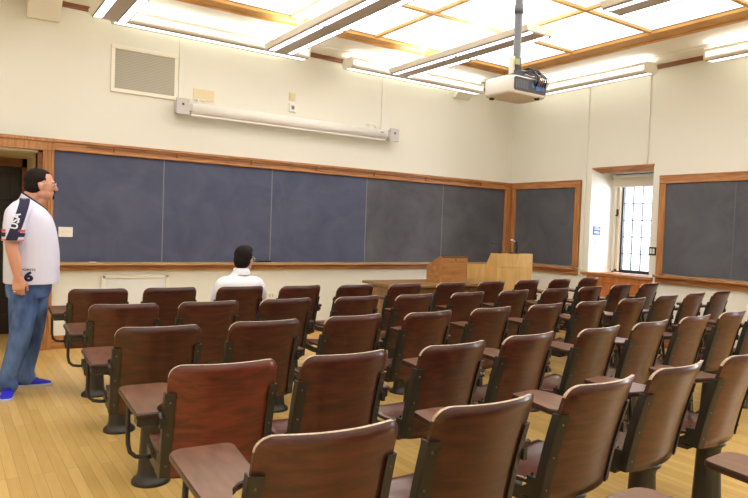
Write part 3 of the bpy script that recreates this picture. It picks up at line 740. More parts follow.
def bracket_mesh(s):
    m = MB(); z0, z1 = .392, .738; n = 8; r1, r2 = [], []
    for k in range(n+1):
        z = z0+(z1-z0)*k/n; xa, xb = s*(HW-.030), s*(HW+.006)
        ya, yb = back_point(HW-.03, z)-TH/2, back_point(HW, z)-TH/2
        r1.append([(xa, ya-.001, z), (xb, yb-.001, z), (xb, yb-.010, z), (xa, ya-.010, z)])
        r2.append([(s*(HW+.001), yb-.008, z), (s*(HW+.001), yb+.026, z), (s*(HW+.008), yb+.026, z), (s*(HW+.008), yb-.008, z)])
    m.ring_loft(r1, 0, True, False); m.ring_loft(r2, 0, True, False)
    # seat iron running forward along the side of the seat
    xi, xo = s*.202, s*.214
    path = [(.055, .47), (.065, .43), (.10, .405), (.20, .40), (.32, .41)]
    rings = []
    for y, z in path: rings.append([(xi, y, z-.02), (xo, y, z-.02), (xo, y, z+.02), (xi, y, z+.02)])
    m.ring_loft(rings, 0, True, False)
    m.box(min(s*.2, s*(HW+.008)), max(s*.2, s*(HW+.008)), .02, .07, .40, .48)
    m.prism([(.05, .392), (.15, .392), (.14, .372), (.06, .372)], 'x', min(0, s*.213), max(0, s*.213))
    for z in (.44, .57, .70):
        y = back_point(HW-.012, z)-TH/2-.010
        m.tube([(s*(HW-.012), y+.002, z), (s*(HW-.012), y-.003, z)], .0055, 8, 1)
    return m.mesh('side_bracket', [M['iron'], M['bolt']])
def pedestal_mesh():
    m = MB()
    fl = lambda a, z: 1-.05*(max(0, math.cos(6*a))**2) if .05 < z < .35 else 1
    m.lathe([(.100, 0), (.100, .010), (.092, .022), (.074, .034), (.069, .06), (.062, .2), (.056, .34), (.060, .36), (.075, .372), (.075, .388)], (0, .05, 0), 36, 0, fl)
    return m.mesh('pedestal', [M['iron']])
ME = dict(back=back_mesh(), seat=seat_mesh(), ped=pedestal_mesh(), bl=bracket_mesh(-1), br=bracket_mesh(1))
for s in (-1, 1): ME['tab', s] = tablet_mesh(s); ME['rod', s] = rod_mesh(s); ME['piv', s] = pivot_mesh(s)
def link(name, me, parent):
    o = bpy.data.objects.new(name, me); COL.objects.link(o); o.parent = parent; return o
def make_chair(s):
    c = empty('tablet_chair')
    for n, k in (('backrest', 'back'), ('seat', 'seat'), ('pedestal', 'ped'), ('side_bracket', 'bl'), ('side_bracket', 'br')): link(n, ME[k], c)
    t = link('tablet', ME['tab', s], c); link('tablet_rod', ME['rod', s], t); link('tablet_pivot', ME['piv', s], t)
    return c

# measured positions of the middle of each back's top edge (x, y) by row; chairs in column 1 have a left-hand tablet
K = .53/.55
rows = [
 [(1.03,5.40),(1.59,5.38),(2.20,5.35),(2.77,5.30),(3.36,5.27),(3.94,5.24),(4.58,5.26),(5.22,5.30),(5.85,5.34),(6.49,5.38),(7.16,5.46)],
 [(1.0,4.39),(1.57,4.37),(2.17,4.37),(2.80,4.36),(3.39,4.36),(4.02,4.38),(4.64,4.40),(5.28,4.43),(5.92,4.49),(6.60,4.58),(7.22,4.62)],
 [(.955,3.41),(1.56,3.40),(2.18,3.42),(2.77,3.40),(3.39,3.43),(4.02,3.46),(4.635,3.49),(5.27,3.53),(5.91,3.59),(6.52,3.65),(7.14,3.70)],
 [(.945,2.43),(1.495,2.40),(2.12,2.39),(2.725,2.45),(3.355,2.46),(3.95,2.50),(4.58,2.55),(5.205,2.60),(5.82,2.66)],
 [(.902,1.515),(1.505,1.525),(2.13,1.54),(2.72,1.58),(3.33,1.60)],
 [None,(1.47,.58),(2.08,.60)],
]
ANG = [-5, -.5, 3, 5, 5.5, 5.5, 5, 5, 6, 6.5, 6.5]
proto = {-1: make_chair(-1), 1: make_chair(1)}
used = {-1: False, 1: False}
ordn = ['first', 'second', 'third', 'fourth', 'fifth', 'sixth', 'seventh', 'eighth', 'ninth', 'tenth', 'last']
rown = ['front row', 'second row from the front', 'third row from the front', 'fourth row from the front', 'fifth row from the front', 'nearest row at the bottom of the picture']
tints = {(3, 0): (1.95, 1.6, 1.35)}
for ri, row in enumerate(rows):
    for ci, p in enumerate(row):
        if p is None: continue
        s = -1 if ci == 0 else 1
        if used[s]: c = copy_tree(proto[s])
        else: c = proto[s]; used[s] = True
        a = math.radians(ANG[ci]); x, y = p[0]*K, p[1]*K
        # origin (pedestal side) sits .142 ahead of the middle of the back's top edge
        c.location = (x-.09*math.sin(a), y+.09*math.cos(a), 0); c.rotation_euler = (0, 0, a)
        c['category'] = 'lecture chair'; c['group'] = 'wooden tablet-arm chairs in rows'
        if ri == 5:
            c['label'] = 'lecture chair cut off at picture bottom, only its tablet showing, %s of the two' % ('left' if ci == 1 else 'right')
        elif ri == 3 and ci == 0: c['label'] = 'reddest wooden lecture chair, at the aisle with a scuffed tablet on its left'
        elif ri == 0 and ci == 2: c['label'] = 'wooden lecture chair in the front row on which the man sits'
        elif ri == 4 and ci == 0: c['label'] = 'large dark wooden lecture chair nearest camera at lower left, tablet on its left'
        elif ci == 0: c['label'] = 'wooden lecture chair at the left aisle end of the %s' % rown[ri]
        elif ci == 10 and ri < 3: c['label'] = 'wooden lecture chair at the right end of the %s' % rown[ri]
        else: c['label'] = 'dark wooden lecture chair, %s from the left in the %s' % (ordn[ci], rown[ri])
        base = tints.get((ri, ci))
        for ch in c.children:
            if ch.name.split('.')[0] in ('backrest', 'seat'):
                k = random.uniform(.82, 1.15)*(1.0 if ri > 2 else .95); g = random.uniform(.94, 1.05)
                ch.color = (base[0], base[1], base[2], 1) if base else (k, k*g, k*g*random.uniform(.92, 1.08), 1)

# ------------------------------------------------------------------ people
def remesh(mb, voxel, name, mats, smooth=6, fac=.5):
    me = mb.mesh(name, mats); o = bpy.data.objects.new(name, me); COL.objects.link(o)
    r_ = o.modifiers.new('r', 'REMESH'); r_.mode = 'VOXEL'; r_.voxel_size = voxel
    s_ = o.modifiers.new('s', 'SMOOTH'); s_.iterations = smooth; s_.factor = fac
    dg = bpy.context.evaluated_depsgraph_get(); dg.update()
    me2 = bpy.data.meshes.new_from_object(o.evaluated_get(dg)); bpy.data.objects.remove(o)
    me2.name = name
    me2.materials.clear()
    for m_ in (mats if isinstance(mats, (list, tuple)) else [mats]): me2.materials.append(m_)
    for p in me2.polygons: p.use_smooth = True; p.material_index = 0
    return me2
def limb(mb, pts, radii, n=16):
    # dense tapered tube with rounded ends
    mb.tube(pts, radii, n)
    for p, r_ in zip(pts, radii): mb.sphere(p, r_*.995, n)
def ell(cx, cy, z, rx, ry, n=28, p=2.3):
    out = []
    for i in range(n):
        a = 2*PI*i/n; c, s_ = math.cos(a), math.sin(a)
        out.append((cx+rx*abs(c)**(2/p)*(1 if c >= 0 else -1), cy+ry*abs(s_)**(2/p)*(1 if s_ >= 0 else -1), z))
    return out
def spline(pts, n=6):
    # Catmull-Rom through tuples of any length
    out = []
    P = [pts[0]]+list(pts)+[pts[-1]]
    for i in range(1, len(P)-2):
        for k in range(n):
            t = k/n; a, b, c, d = P[i-1], P[i], P[i+1], P[i+2]
            out.append(tuple(.5*(2*b[j]+(c[j]-a[j])*t+(2*a[j]-5*b[j]+4*c[j]-d[j])*t*t+(3*b[j]-a[j]-3*c[j]+d[j])*t**3) for j in range(len(b))))
    out.append(tuple(pts[-1])); return out
def slimb(mb, pr, n=5, seg=16):
    q = spline([p+(r_,) for p, r_ in pr], n); limb(mb, [a[:3] for a in q], [a[3] for a in q], seg)

def head(mb, c, k=1.):
    # face looks along local +x; c = middle of the skull
    def S(p, r_): mb.sphere((c[0]+p[0]*k, c[1]+p[1]*k, c[2]+p[2]*k), tuple(q*k for q in r_), 20)
    S((-.005, 0, .025), (.098, .078, .098)); S((.03, 0, -.005), (.066, .068, .098)); S((.028, 0, -.065), (.062, .060, .062))
    S((.068, 0, -.098), (.026, .028, .022)); S((-.0, 0, -.07), (.06, .066, .05))
    S((.06, .028, -.03), (.032, .03, .034)); S((.06, -.028, -.03), (.032, .03, .034))
    S((.088, .028, .022), (.013, .028, .011)); S((.088, -.028, .022), (.013, .028, .011))
    for t in range(6):
        f_ = t/5; S((.094+.024*f_, 0, .018-.052*f_), (.011+.003*f_, .009+.006*f_, .012))
    S((.103, .012, -.034), (.010, .008, .008)); S((.103, -.012, -.034), (.010, .008, .008))
    S((.088, 0, -.063), (.014, .024, .008)); S((.086, 0, -.075), (.014, .022, .008))
    for s_ in (-1, 1):
        S((-.005, s_*.080, -.020), (.018, .008, .028)); S((-.002, s_*.080, -.040), (.010, .007, .012)); S((-.015, s_*.083, -.010), (.010, .008, .020))
def face_details(parent, c, k, rx=None):
    def T(p): return (c[0]+p[0]*k, c[1]+p[1]*k, c[2]+p[2]*k)
    for s_ in (-1, 1):
        m = MB(); m.sphere(T((.084, s_*.030, .0)), .0125*k, 14); e = m.build('eye', M['eye'], parent)
        m = MB(); m.sphere(T((.094, s_*.030, .0)), .0055*k, 10); m.build('iris', M['iris'], e)
        m = MB(); m.tube([T((.100, s_*.014, .021)), T((.101, s_*.03, .026)), T((.090, s_*.048, .022))], .004*k, 8); m.build('eyebrow', M['hair'], parent)
    m = MB(); m.sphere(T((.098, 0, -.066)), (.006*k, .020*k, .005*k)); m.sphere(T((.096, 0, -.073)), (.007*k, .018*k, .005*k)); m.build('lips', M['lips'], parent)
def hand(mb, wrist, palm_dir, thumb_dir, normal, curl=.35, k=1.):
    # palm + four bent fingers + thumb leaving the side of the palm
    W_ = Vector(wrist); d = Vector(palm_dir).normalized(); t = Vector(thumb_dir); t = (t-d*t.dot(d)).normalized(); nrm = Vector(normal); nrm = (nrm-d*nrm.dot(d)-t*nrm.dot(t)).normalized()
    for a in range(5):
        o_ = -.030+.015*a
        mb.tube([W_+t*o_*.7, W_+d*.045*k+t*o_*k, W_+d*.088*k+t*o_*1.05*k], [.017, .0165, .0145], 10)
        mb.sphere(W_+d*.085*k+t*o_*1.05*k, .0135, 10)
    lens = [.066, .078, .083, .074]
    for i, L in enumerate(lens):
        o_ = (-.033+.022*i)*k; p = W_+d*.086*k+t*o_; a = .15; pts = [p]; rad = [.0100]
        for j, f_ in enumerate((.45, .32, .25)):
            a += curl*(1.0+.12*(3-i)) ; p = p+(d*math.cos(a)+nrm*math.sin(a))*L*f_*k; pts.append(p); rad.append(.0094-.0008*j)
        for q in range(len(pts)-1): mb.tube([pts[q], pts[q+1]], [rad[q], rad[q+1]], 10)
        for q, r_ in zip(pts, rad): mb.sphere(q, r_, 10)
    p0 = W_+d*.022*k+t*.026*k+nrm*.006; p1 = p0+(d*.6+t*.55+nrm*.35).normalized()*.040*k; p2 = p1+(d*.9+t*.15+nrm*.35).normalized()*.032*k; p3 = p2+(d*.95+nrm*.3).normalized()*.024*k
    for a, b_, r1, r2 in ((p0, p1, .0145, .0115), (p1, p2, .0112, .0100), (p2, p3, .0100, .0088)):
        mb.tube([a, b_], [r1, r2], 10); mb.sphere(a, r1, 10); mb.sphere(b_, r2, 10)

# ---- standing man: local +x forward (towards the right of the picture), right side is -y (towards the camera)
man = empty('person', (.57, 5.68, 0))
RA = (-.140, -.085); LA = (.0, .15)       # ankles
HC = (.062, -.005, 1.634)                  # skull centre
mb = MB()
tor = [(.80, -.02, .135, .17), (.90, -.01, .15, .18), (1.0, .0, .165, .185), (1.12, .005, .17, .185), (1.25, .0, .15, .185), (1.36, -.03, .125, .18), (1.44, -.05, .10, .15), (1.49, -.05, .07, .10)]
mb.ring_loft([ell(cx, 0, z, rx, ry) for z, cx, rx, ry in spline(tor, 4)])
slimb(mb, [((-.035, 0, 1.44), .068), ((-.01, 0, 1.50), .066), ((.025, 0, 1.57), .064)])
head(mb, HC, 1.0)
slimb(mb, [((.105, 0, 1.55), .032), ((.07, 0, 1.52), .045), ((.02, 0, 1.48), .055)])
# right arm hanging, left arm hanging
slimb(mb, [((-.10, -.175, 1.42), .062), ((-.125, -.225, 1.36), .058), ((-.145, -.255, 1.26), .050), ((-.148, -.265, 1.16), .043), ((-.138, -.268, 1.11), .043), ((-.120, -.268, 1.03), .040), ((-.103, -.262, .935), .030), ((-.098, -.260, .91), .028)])
hand(mb, (-.097, -.26, .915), (.02, .02, -1), (.9, -.25, 0), (.2, 1, .1), .34, .92)
slimb(mb, [((-.06, .175, 1.42), .062), ((-.07, .23, 1.36), .058), ((-.075, .265, 1.22), .049), ((-.07, .275, 1.10), .043), ((-.05, .275, 1.0), .038), ((-.03, .272, .88), .029), ((-.025, .27, .855), .027)])
hand(mb, (-.024, .27, .86), (.05, -.02, -1), (.9, .25, 0), (.2, -1, .1), .22)
# legs
slimb(mb, [((-.045, -.09, .84), .09), ((-.055, -.105, .68), .075), ((-.07, -.125, .48), .055), ((-.115, -.118, .30), .052), ((RA[0], RA[1], .10), .036), ((RA[0], RA[1], .07), .036)])
slimb(mb, [((.0, .09, .84), .09), ((.03, .105, .68), .075), ((.045, .13, .48), .055), ((.03, .145, .30), .052), ((LA[0], LA[1], .10), .036), ((LA[0], LA[1], .07), .036)])
slimb(mb, [((RA[0]+.0, RA[1]+.03, .05), .024), ((RA[0]-.005, RA[1]-.05, .042), .024), ((RA[0]-.015, RA[1]-.12, .036), .016)])
slimb(mb, [((LA[0]-.04, LA[1], .05), .024), ((LA[0]+.05, LA[1]-.01, .042), .024), ((LA[0]+.13, LA[1]-.02, .036), .016)])
link('body', remesh(mb, .0055, 'body', M['skin'], 5, .45), man)
face_details(man, HC, 1.0)
# hair: short crop over the crown and back, sideburns
mb = MB()
mb.sphere((HC[0]-.018, 0, HC[2]+.036), (.098, .086, .094), 24); mb.sphere((HC[0]-.040, 0, HC[2]-.015), (.074, .083, .085), 24)
mb.sphere((HC[0]-.05, 0, HC[2]-.06), (.055, .066, .05), 20)
mb.sphere((HC[0]-.004, 0, HC[2]+.074), (.080, .07, .050), 20)
for s_ in (-1, 1): mb.sphere((HC[0]+.020, s_*.068, HC[2]+.034), (.018, .012, .030), 12)
link('hair', remesh(mb, .006, 'hair', M['hair'], 3), man)
mb = MB(); mb.sphere((HC[0]+.092, 0, HC[2]-.098), (.012, .022, .016), 14); mb.tube([(HC[0]+.094, -.024, HC[2]-.088), (HC[0]+.100, -.020, HC[2]-.066), (HC[0]+.106, -.012, HC[2]-.056), (HC[0]+.106, .012, HC[2]-.056), (HC[0]+.100, .020, HC[2]-.066), (HC[0]+.094, .024, HC[2]-.088)], .0028, 8)
mb.build('goatee', M['hair'], man)
gl = empty('glasses'); gl.parent = man
m = MB()
for s_ in (-1, 1):
    cxg, cyg, czg = HC[0]+.112, s_*.034, HC[2]-.002
    m.tube([(cxg-.012*abs(math.cos(a))*(1 if math.cos(a)*s_ > 0 else 0), cyg+.026*math.cos(a), czg+.018*math.sin(a)) for a in [2*PI*i/16 for i in range(17)]], .0022, 6)
    m.tube([(cxg-.012, s_*.061, czg+.006), (HC[0]+.04, s_*.079, czg+.008), (HC[0]-.005, s_*.086, czg+.006), (HC[0]-.02, s_*.086, czg-.01)], .0024, 6)
m.tube([(HC[0]+.112, -.009, HC[2]+.002), (HC[0]+.117, 0, HC[2]+.006), (HC[0]+.112, .009, HC[2]+.002)], .0022, 6)
m.build('glasses_frame', M['silver'], gl)
m = MB()
for s_ in (-1, 1): m.sphere((HC[0]+.106, s_*.034, HC[2]-.002), (.002, .024, .016), 14)
m.build('glasses_lens', M['speclens'], gl)
m = MB(); pts = []
for i in range(13):
    a = 2*PI*i/12; pts.append((-.060+.0125*math.cos(a), -.2755+.002*math.sin(a)*0+.0, .0))
m = MB(); rg = [(-.118+.0125*math.cos(2*PI*i/16), -.248+.0125*math.sin(2*PI*i/16), .818) for i in range(17)]
m.tube(rg, .0035, 8, caps=False); ring_o = m.build('finger_ring', M['ring'], man)
# jersey: loose, long, with short sleeves
mb = MB()
sh = [(.845, .012, .192, .222), (.90, .013, .194, .222), (1.0, .014, .196, .220), (1.10, .013, .195, .216), (1.20, .005, .190, .214), (1.30, -.004, .180, .208), (1.38, -.018, .165, .196), (1.435, -.030, .136, .172), (1.475, -.022, .104, .122), (1.515, .002, .086, .086), (1.56, .010, .078, .076)]
mb.ring_loft([ell(cx, 0, z, rx, ry, 32, 2.4) for z, cx, rx, ry in spline(sh, 4)])
for s_, xo in ((-1, 0.), (1, .05)):
    slimb(mb, [((-.055+xo*.3, s_*.12, 1.445), .072), ((-.10+xo*.6, s_*.190, 1.41), .078), ((-.125+xo, s_*.235, 1.34), .078), ((-.138+xo, s_*.262, 1.24), .074), ((-.142+xo, s_*.270, 1.18), .074)])
me = remesh(mb, .007, 'jersey', M['shirt'], 8)
# trim the hem and cuffs flat
bm = bmesh.new(); bm.from_mesh(me)
def cutoff(bm, co, no, cond):
    fs = [f for f in bm.faces if cond(f.calc_center_median())]
    geom = list({v for f in fs for v in f.verts})+list({e for f in fs for e in f.edges})+fs
    bmesh.ops.bisect_plane(bm, geom=geom, plane_co=co, plane_no=no, clear_outer=True)
cutoff(bm, (0, 0, .862), (0, 0, -1), lambda c: c.z < .95)
cutoff(bm, (.02, 0, 1.498), (.6, 0, .8), lambda c: c.z > 1.40 and abs(c.y) < .16)
_bd = [v.co.copy() for v in bm.verts if any(len(e.link_faces) == 1 for e in v.link_edges) and v.co.z > 1.40]
COLLAR = []
for i in range(32):
    a = -PI+2*PI*i/32
    near = sorted(_bd, key=lambda c: abs(math.remainder(math.atan2(c.y, c.x-.02)-a, 2*PI)))[:3]
    COLLAR.append(tuple(sum(c[j] for c in near)/len(near) for j in range(3)))
for s_ in (-1, 1): cutoff(bm, (0, 0, 1.195), (0, 0, -1), lambda c: c.y*s_ > .19 and c.z < 1.30 and c.z > 1.0 and math.hypot(c.x+.14-(.05 if s_ > 0 else 0), c.y-s_*.268) < .088 and c.y*s_ > .222)
bm.to_mesh(me); bm.free()
for p in me.polygons: p.use_smooth = True
jersey = link('jersey', me, man)
sd = jersey.modifiers.new('thick', 'SOLIDIFY'); sd.thickness = .004; sd.offset = -1
from mathutils.bvhtree import BVHTree
bvh = BVHTree.FromPolygons([v.co[:] for v in me.vertices], [p.vertices[:] for p in me.polygons])
def on_shirt(x, z, off=.004, y0=-.6):
    h = bvh.ray_cast(Vector((x, y0, z)), Vector((0, 1, 0)))
    if h[0] is None: return (x, -.26, z)
    n_ = h[1] if h[1].y < 0 else -h[1]
    q = h[0]+n_*off; return (q.x, q.y, q.z)
def patch(name, corners, mat, nu=10, nv=14, off=.004, parent=jersey):
    # bilinear patch in the x-z plane laid onto the jersey
    a, b_, c, d = corners; vs = []
    for j in range(nv+1):
        for i in range(nu+1):
            u, v = i/nu, j/nv
            x = (a[0]*(1-u)+b_[0]*u)*(1-v)+(d[0]*(1-u)+c[0]*u)*v; z = (a[1]*(1-u)+b_[1]*u)*(1-v)+(d[1]*(1-u)+c[1]*u)*v
            vs.append(on_shirt(x, z, off))
    fs = [(j*(nu+1)+i, j*(nu+1)+i+1, (j+1)*(nu+1)+i+1, (j+1)*(nu+1)+i) for j in range(nv) for i in range(nu)]
    m_ = MB(); m_.add(vs, fs, 0, True); return m_.build(name, mat, parent)
patch('sleeve_band', [(-.192, 1.198), (-.120, 1.198), (-.018, 1.515), (-.088, 1.515)], M['navy'], 10, 28)
for nm, z0, z1, mt in (('red_stripe', 1.262, 1.280, 'red'), ('navy_stripe', 1.226, 1.256, 'navy'), ('red_stripe', 1.199, 1.207, 'red')):
    patch(nm, [(-.216, z0), (-.190, z0), (-.188, z1), (-.216, z1)], M[mt], 8, 3); patch(nm, [(-.116, z0), (-.066, z0), (-.066, z1), (-.112, z1)], M[mt], 6, 3)
def lettering(body, size, cx, cz, rot, mat, name, sx=1., off=.0065, weight=0.):
    t = text_mesh(body, size); bm = bmesh.new(); bm.from_mesh(t)
    bmesh.ops.delete(bm, geom=[f for f in bm.faces if f.normal.z < .5], context='FACES')
    bmesh.ops.subdivide_edges(bm, edges=[e for e in bm.edges if e.calc_length() > .02], cuts=2)
    bm.verts.index_update(); vs = [(v.co.x, v.co.y) for v in bm.verts]; fs = [tuple(v.index for v in f.verts) for f in bm.faces]; bm.free(); bpy.data.meshes.remove(t)
    m_ = MB(); w_ = weight
    for k, (dx, dy) in enumerate([(0, 0)] if not w_ else [(0, 0), (w_, 0), (-w_, 0), (0, w_), (0, -w_), (.7*w_, .7*w_), (-.7*w_, .7*w_), (.7*w_, -.7*w_), (-.7*w_, -.7*w_)]):
        q = []
        for x, y in vs:
            x, y = x*sx+dx, y+dy
            q.append(on_shirt(cx+x*math.cos(rot)-y*math.sin(rot), cz+x*math.sin(rot)+y*math.cos(rot), off+.0001*k))
        m_.add(q, fs)
    return m_.build(name, M[mat], jersey)
lettering('USA', .068, -.130, 1.340, PI/2-.22, 'signwhite', 'sleeve_lettering', .95, weight=.0022)
lettering('6', .094, -.028, .922, 0, 'navy', 'jersey_number', 1.25, weight=.0055)
lettering('POINTS', .021, -.030, .976, -.02, 'navy', 'small_lettering', 1.3, weight=.0006)
cb = [v for v in COLLAR]
m = MB(); m.tube(cb+[cb[0]], .0065, 8, caps=False)
m.build('collar_band', M['navy'], jersey)
# jeans
mb = MB()
jn = [(.99, .0, .155, .178), (.90, .0, .165, .185), (.82, -.005, .162, .185), (.75, -.01, .150, .18)]
mb.ring_loft([ell(cx, 0, z, rx, ry) for z, cx, rx, ry in jn])
slimb(mb, [((-.04, -.095, .86), .105), ((-.048, -.105, .72), .104), ((-.058, -.120, .58), .091), ((-.070, -.130, .46), .079), ((-.105, -.118, .30), .070), ((RA[0]-.002, RA[1], .14), .066), ((RA[0], RA[1]-.004, .075), .070)])
slimb(mb, [((.02, .095, .86), .105), ((.045, .105, .72), .104), ((.055, .125, .58), .090), ((.052, .140, .46), .078), ((.03, .15, .30), .070), ((LA[0], LA[1], .14), .066), ((LA[0]+.005, LA[1], .075), .070)])
link('jeans', remesh(mb, .008, 'jeans', M['jeans'], 5), man)
# shoes
def shoe(pos, ang, upper, sole):
    o_ = empty('shoe', pos, ang); o_.parent = man
    prof = [(-.085, .034), (-.06, .040), (0, .040), (.06, .044), (.12, .048), (.165, .042), (.195, .022)]
    q = spline(prof, 4); m_ = MB()
    outl = [(x, -w_) for x, w_ in q]+[(x, w_) for x, w_ in reversed(q)]
    m_.prism(outl, 'z', 0, .024); so = m_.build('sole', sole, o_, bevel=.004)
    hb = MB(); hs = [(-.085, .028, .070), (-.06, .036, .085), (-.02, .038, .088), (.04, .040, .078), (.10, .044, .060), (.15, .040, .046), (.185, .022, .032)]
    rings = []
    for x, w_, h_ in spline(hs, 4): rings.append([(x, w_*math.cos(a), .018+(h_-.018)*max(0, math.sin(a))**.7 if math.sin(a) > 0 else .018) for a in [PI*i/12 for i in range(13)]])
    hb.ring_loft(rings, 0, True, True); hb.build('upper', upper, o_)
    lc = MB()
    for i in range(3): lc.tube([(.03+.025*i, -.026, .078-.007*i), (.035+.025*i, 0, .083-.008*i), (.03+.025*i, .026, .078-.007*i)], .003, 6)
    lc.build('laces', M['navy'] if upper != M['blackshoe'] else M['black'], o_)
    return o_
shoe((RA[0]-.0, RA[1]-.02, 0), -1.75, M['royal'], M['sole'])
shoe((LA[0]-.0, LA[1], 0), -.12, M['royal'], M['sole'])
tag(man, 'man standing at left in white jersey and jeans, looking at the blackboard', 'person')

# ---- seated man, local +x forward; placed facing the blackboard on the third front-row chair
sx, sy = 2.20*K+.045, 5.35*K+.09
sit = empty('person', (sx, sy, 0), PI/2)
Hc = (.060, -.035, 1.072)
mb = MB()
tor = [(.50, .10, .11, .16), (.58, .10, .115, .165), (.72, .085, .11, .165), (.80, .065, .11, .165), (.87, .055, .095, .155), (.925, .05, .07, .10)]
mb.ring_loft([ell(cx, 0, z, rx, ry) for z, cx, rx, ry in spline(tor, 4)])
slimb(mb, [((.045, 0, .90), .055), ((.048, -.012, .96), .052), ((.055, -.028, 1.03), .054)])
mb2 = MB(); head(mb2, (0, 0, 0), .92)
ht = math.radians(-50)
for v in mb2.v: pass
rotd = [(Hc[0]+v[0]*math.cos(ht)-v[1]*math.sin(ht), Hc[1]+v[0]*math.sin(ht)+v[1]*math.cos(ht), Hc[2]+v[2]) for v in mb2.v]
mb.add(rotd, mb2.f)
slimb(mb, [((.05, .145, .86), .047), ((.06, .172, .80), .044), ((.10, .188, .715), .041), ((.14, .190, .66), .038), ((.24, .17, .635), .033), ((.33, .13, .625), .026)])
hand(mb, (.33, .13, .627), (1, -.25, -.05), (-.2, -1, 0), (0, 0, -1), .25)
slimb(mb, [((.05, -.145, .86), .047), ((.06, -.182, .81), .045), ((.09, -.215, .748), .041), ((.13, -.225, .70), .037), ((.22, -.215, .702), .030), ((.28, -.21, .702), .025)])
hand(mb, (.27, -.208, .700), (1, .1, .0), (.2, 1, 0), (0, 0, -1), .12)
for s_ in (-1, 1):
    slimb(mb, [((.10, s_*.085, .55), .075), ((.28, s_*.10, .535), .066), ((.46, s_*.11, .52), .052), ((.49, s_*.11, .47), .05), ((.50, s_*.11, .30), .047), ((.49, s_*.11, .10), .035), ((.49, s_*.11, .07), .035)])
    slimb(mb, [((.47, s_*.11, .05), .03), ((.56, s_*.115, .045), .03), ((.62, s_*.12, .035), .026)])
link('body', remesh(mb, .0055, 'body', M['skin2'], 5, .45), sit)
hd = empty('head_details'); hd.parent = sit; hd.location = Hc; hd.rotation_euler = (0, 0, ht)
face_details(hd, (0, 0, 0), .92)
bpy.context.view_layer.update()
for ch in list(hd.children):
    mw_ = Matrix.Translation(Hc) @ Matrix.Rotation(ht, 4, 'Z'); ch.parent = sit; ch.matrix_local = mw_
bpy.data.objects.remove(hd)
mb = MB(); k = .92
for c_, r_ in (((-.018, 0, .040), (.100, .086, .094)), ((-.040, 0, -.012), (.075, .082, .085)), ((-.046, 0, -.042), (.055, .066, .048)), ((.020, 0, .085), (.085, .072, .050))):
    q = (c_[0]*k, c_[1]*k, c_[2]*k); mb.sphere((Hc[0]+q[0]*math.cos(ht), Hc[1]+q[0]*math.sin(ht), Hc[2]+q[2]), tuple(a*k for a in r_), 24)
link('hair', remesh(mb, .006, 'hair', M['hair'], 3), sit)
gl = MB()
for s_ in (-1, 1):
    pts = [(.10, s_*.058, .002), (.04, s_*.074, .006), (-.005, s_*.080, .004), (-.02, s_*.08, -.01)]
    gl.tube([(Hc[0]+a*math.cos(ht)-b_*math.sin(ht), Hc[1]+a*math.sin(ht)+b_*math.cos(ht), Hc[2]+c_) for a, b_, c_ in pts], .0024, 6)
    pts = [(.104, s_*.032+.024*math.cos(t), .017*math.sin(t)-.002) for t in [2*PI*i/16 for i in range(17)]]
    gl.tube([(Hc[0]+a*math.cos(ht)-b_*math.sin(ht), Hc[1]+a*math.sin(ht)+b_*math.cos(ht), Hc[2]+c_) for a, b_, c_ in pts], .0022, 6)
gl.build('glasses', M['silver'], sit)
mb = MB()
tor = [(.52, .10, .128, .172), (.60, .10, .135, .178), (.72, .085, .132, .180), (.80, .066, .128, .186), (.865, .054, .112, .180), (.905, .05, .090, .145), (.935, .049, .072, .088), (.965, .048, .062, .064), (.985, .048, .060, .060)]
mb.ring_loft([ell(cx, 0, z, rx, ry, 32) for z, cx, rx, ry in spline(tor, 4)])
slimb(mb, [((.05, .12, .87), .056), ((.055, .158, .85), .060), ((.065, .180, .79), .056), ((.10, .190, .71), .052), ((.14, .190, .655), .047), ((.24, .172, .637), .042), ((.31, .14, .627), .036)])
slimb(mb, [((.05, -.12, .87), .056), ((.055, -.160, .85), .060), ((.065, -.192, .80), .058), ((.09, -.215, .745), .052), ((.13, -.220, .712), .045), ((.20, -.217, .706), .040), ((.255, -.211, .704), .034)])
shirt = link('dress_shirt', remesh(mb, .007, 'dress_shirt', M['dressshirt'], 6), sit)
m = MB(); rg = []
for z, e in ((.95, .0), (.992, -.004), (.996, -.002), (.965, .009), (.938, .014)):
    rg.append([(.048+(.064+e)*math.cos(a), -.008+(.066+e)*math.sin(a), z) for a in [2*PI*i/28 for i in range(28)]])
m.ring_loft(rg, 0, False, True); m.build('shirt_collar', M['dressshirt'], shirt)
m = MB(); m.tube([(.048+.081*math.cos(a), -.008+.082*math.sin(a), .937) for a in [2*PI*i/28 for i in range(29)]], .003, 6, caps=False); m.build('collar_seam', M['pipegrey'], shirt)
mb = MB()
mb.ring_loft([ell(cx, 0, z, rx, ry) for z, cx, rx, ry in ((.462, .11, .12, .165), (.52, .105, .13, .175), (.60, .10, .130, .178))])
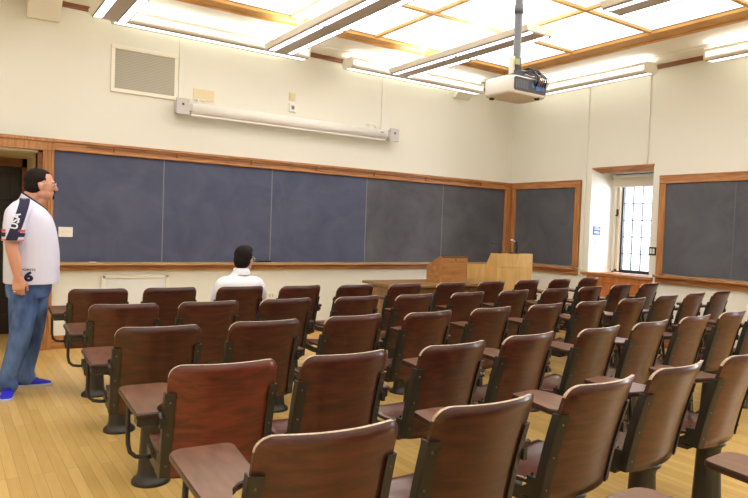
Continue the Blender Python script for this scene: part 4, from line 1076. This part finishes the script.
for s_ in (-1, 1):
    slimb(mb, [((.10, s_*.085, .545), .078), ((.28, s_*.10, .535), .076), ((.45, s_*.11, .525), .066), ((.50, s_*.11, .47), .063), ((.505, s_*.11, .30), .060), ((.495, s_*.11, .12), .055), ((.495, s_*.11, .08), .056)])
link('trousers', remesh(mb, .009, 'trousers', M['trousers'], 4), sit)
for s_ in (-1, 1):
    o_ = shoe((.49, s_*.11, 0), 0, M['blackshoe'], M['black']); o_.parent = sit
tag(sit, 'dark-haired man seen from behind, seated in front row in a white shirt', 'person')

# ------------------------------------------------------------------ daylight
w = bpy.data.worlds.new('world'); sc.world = w; w.use_nodes = True
nt = w.node_tree; bg = nt.nodes['Background']
sky = nt.nodes.new('ShaderNodeTexSky'); sky.sky_type = 'HOSEK_WILKIE'; sky.turbidity = 6; sky.sun_direction = (.3, -.5, .8)
mx = nt.nodes.new('ShaderNodeMix'); mx.data_type = 'RGBA'; mx.inputs['Factor'].default_value = .9
nt.links.new(sky.outputs[0], mx.inputs['A']); mx.inputs['B'].default_value = (.95, .97, 1, 1)
nt.links.new(mx.outputs['Result'], bg.inputs['Color']); bg.inputs['Strength'].default_value = 2.2
def area(name, loc, target, sx_, sy_, power):
    l = bpy.data.lights.new(name, 'AREA'); l.shape = 'RECTANGLE'; l.size = sx_; l.size_y = sy_; l.energy = power; l.color = (.96, .98, 1)
    o = bpy.data.objects.new(name, l); COL.objects.link(o); o.location = loc
    o.rotation_euler = (Vector(target)-Vector(loc)).to_track_quat('-Z', 'Y').to_euler(); return o
area('added_daylight', (8.55, 4.62, 1.75), (7.75, 5.8, 1.45), .7, 1.3, 72)      # area lamp added as sky outside the leaded window, brightens its reveal
area('added_daylight', (R+.75, .5, 1.95), (R-2, .8, 1.2), .8, 2.0, 60)          # area lamp added outside the unseen window, for glints on the chairs
sc.view_settings.view_transform = 'Standard'; sc.view_settings.look = 'None'; sc.view_settings.exposure = .55; sc.view_settings.gamma = 1.
sc.cycles.use_denoising = True
sc.cycles.max_bounces = 8; sc.cycles.diffuse_bounces = 5
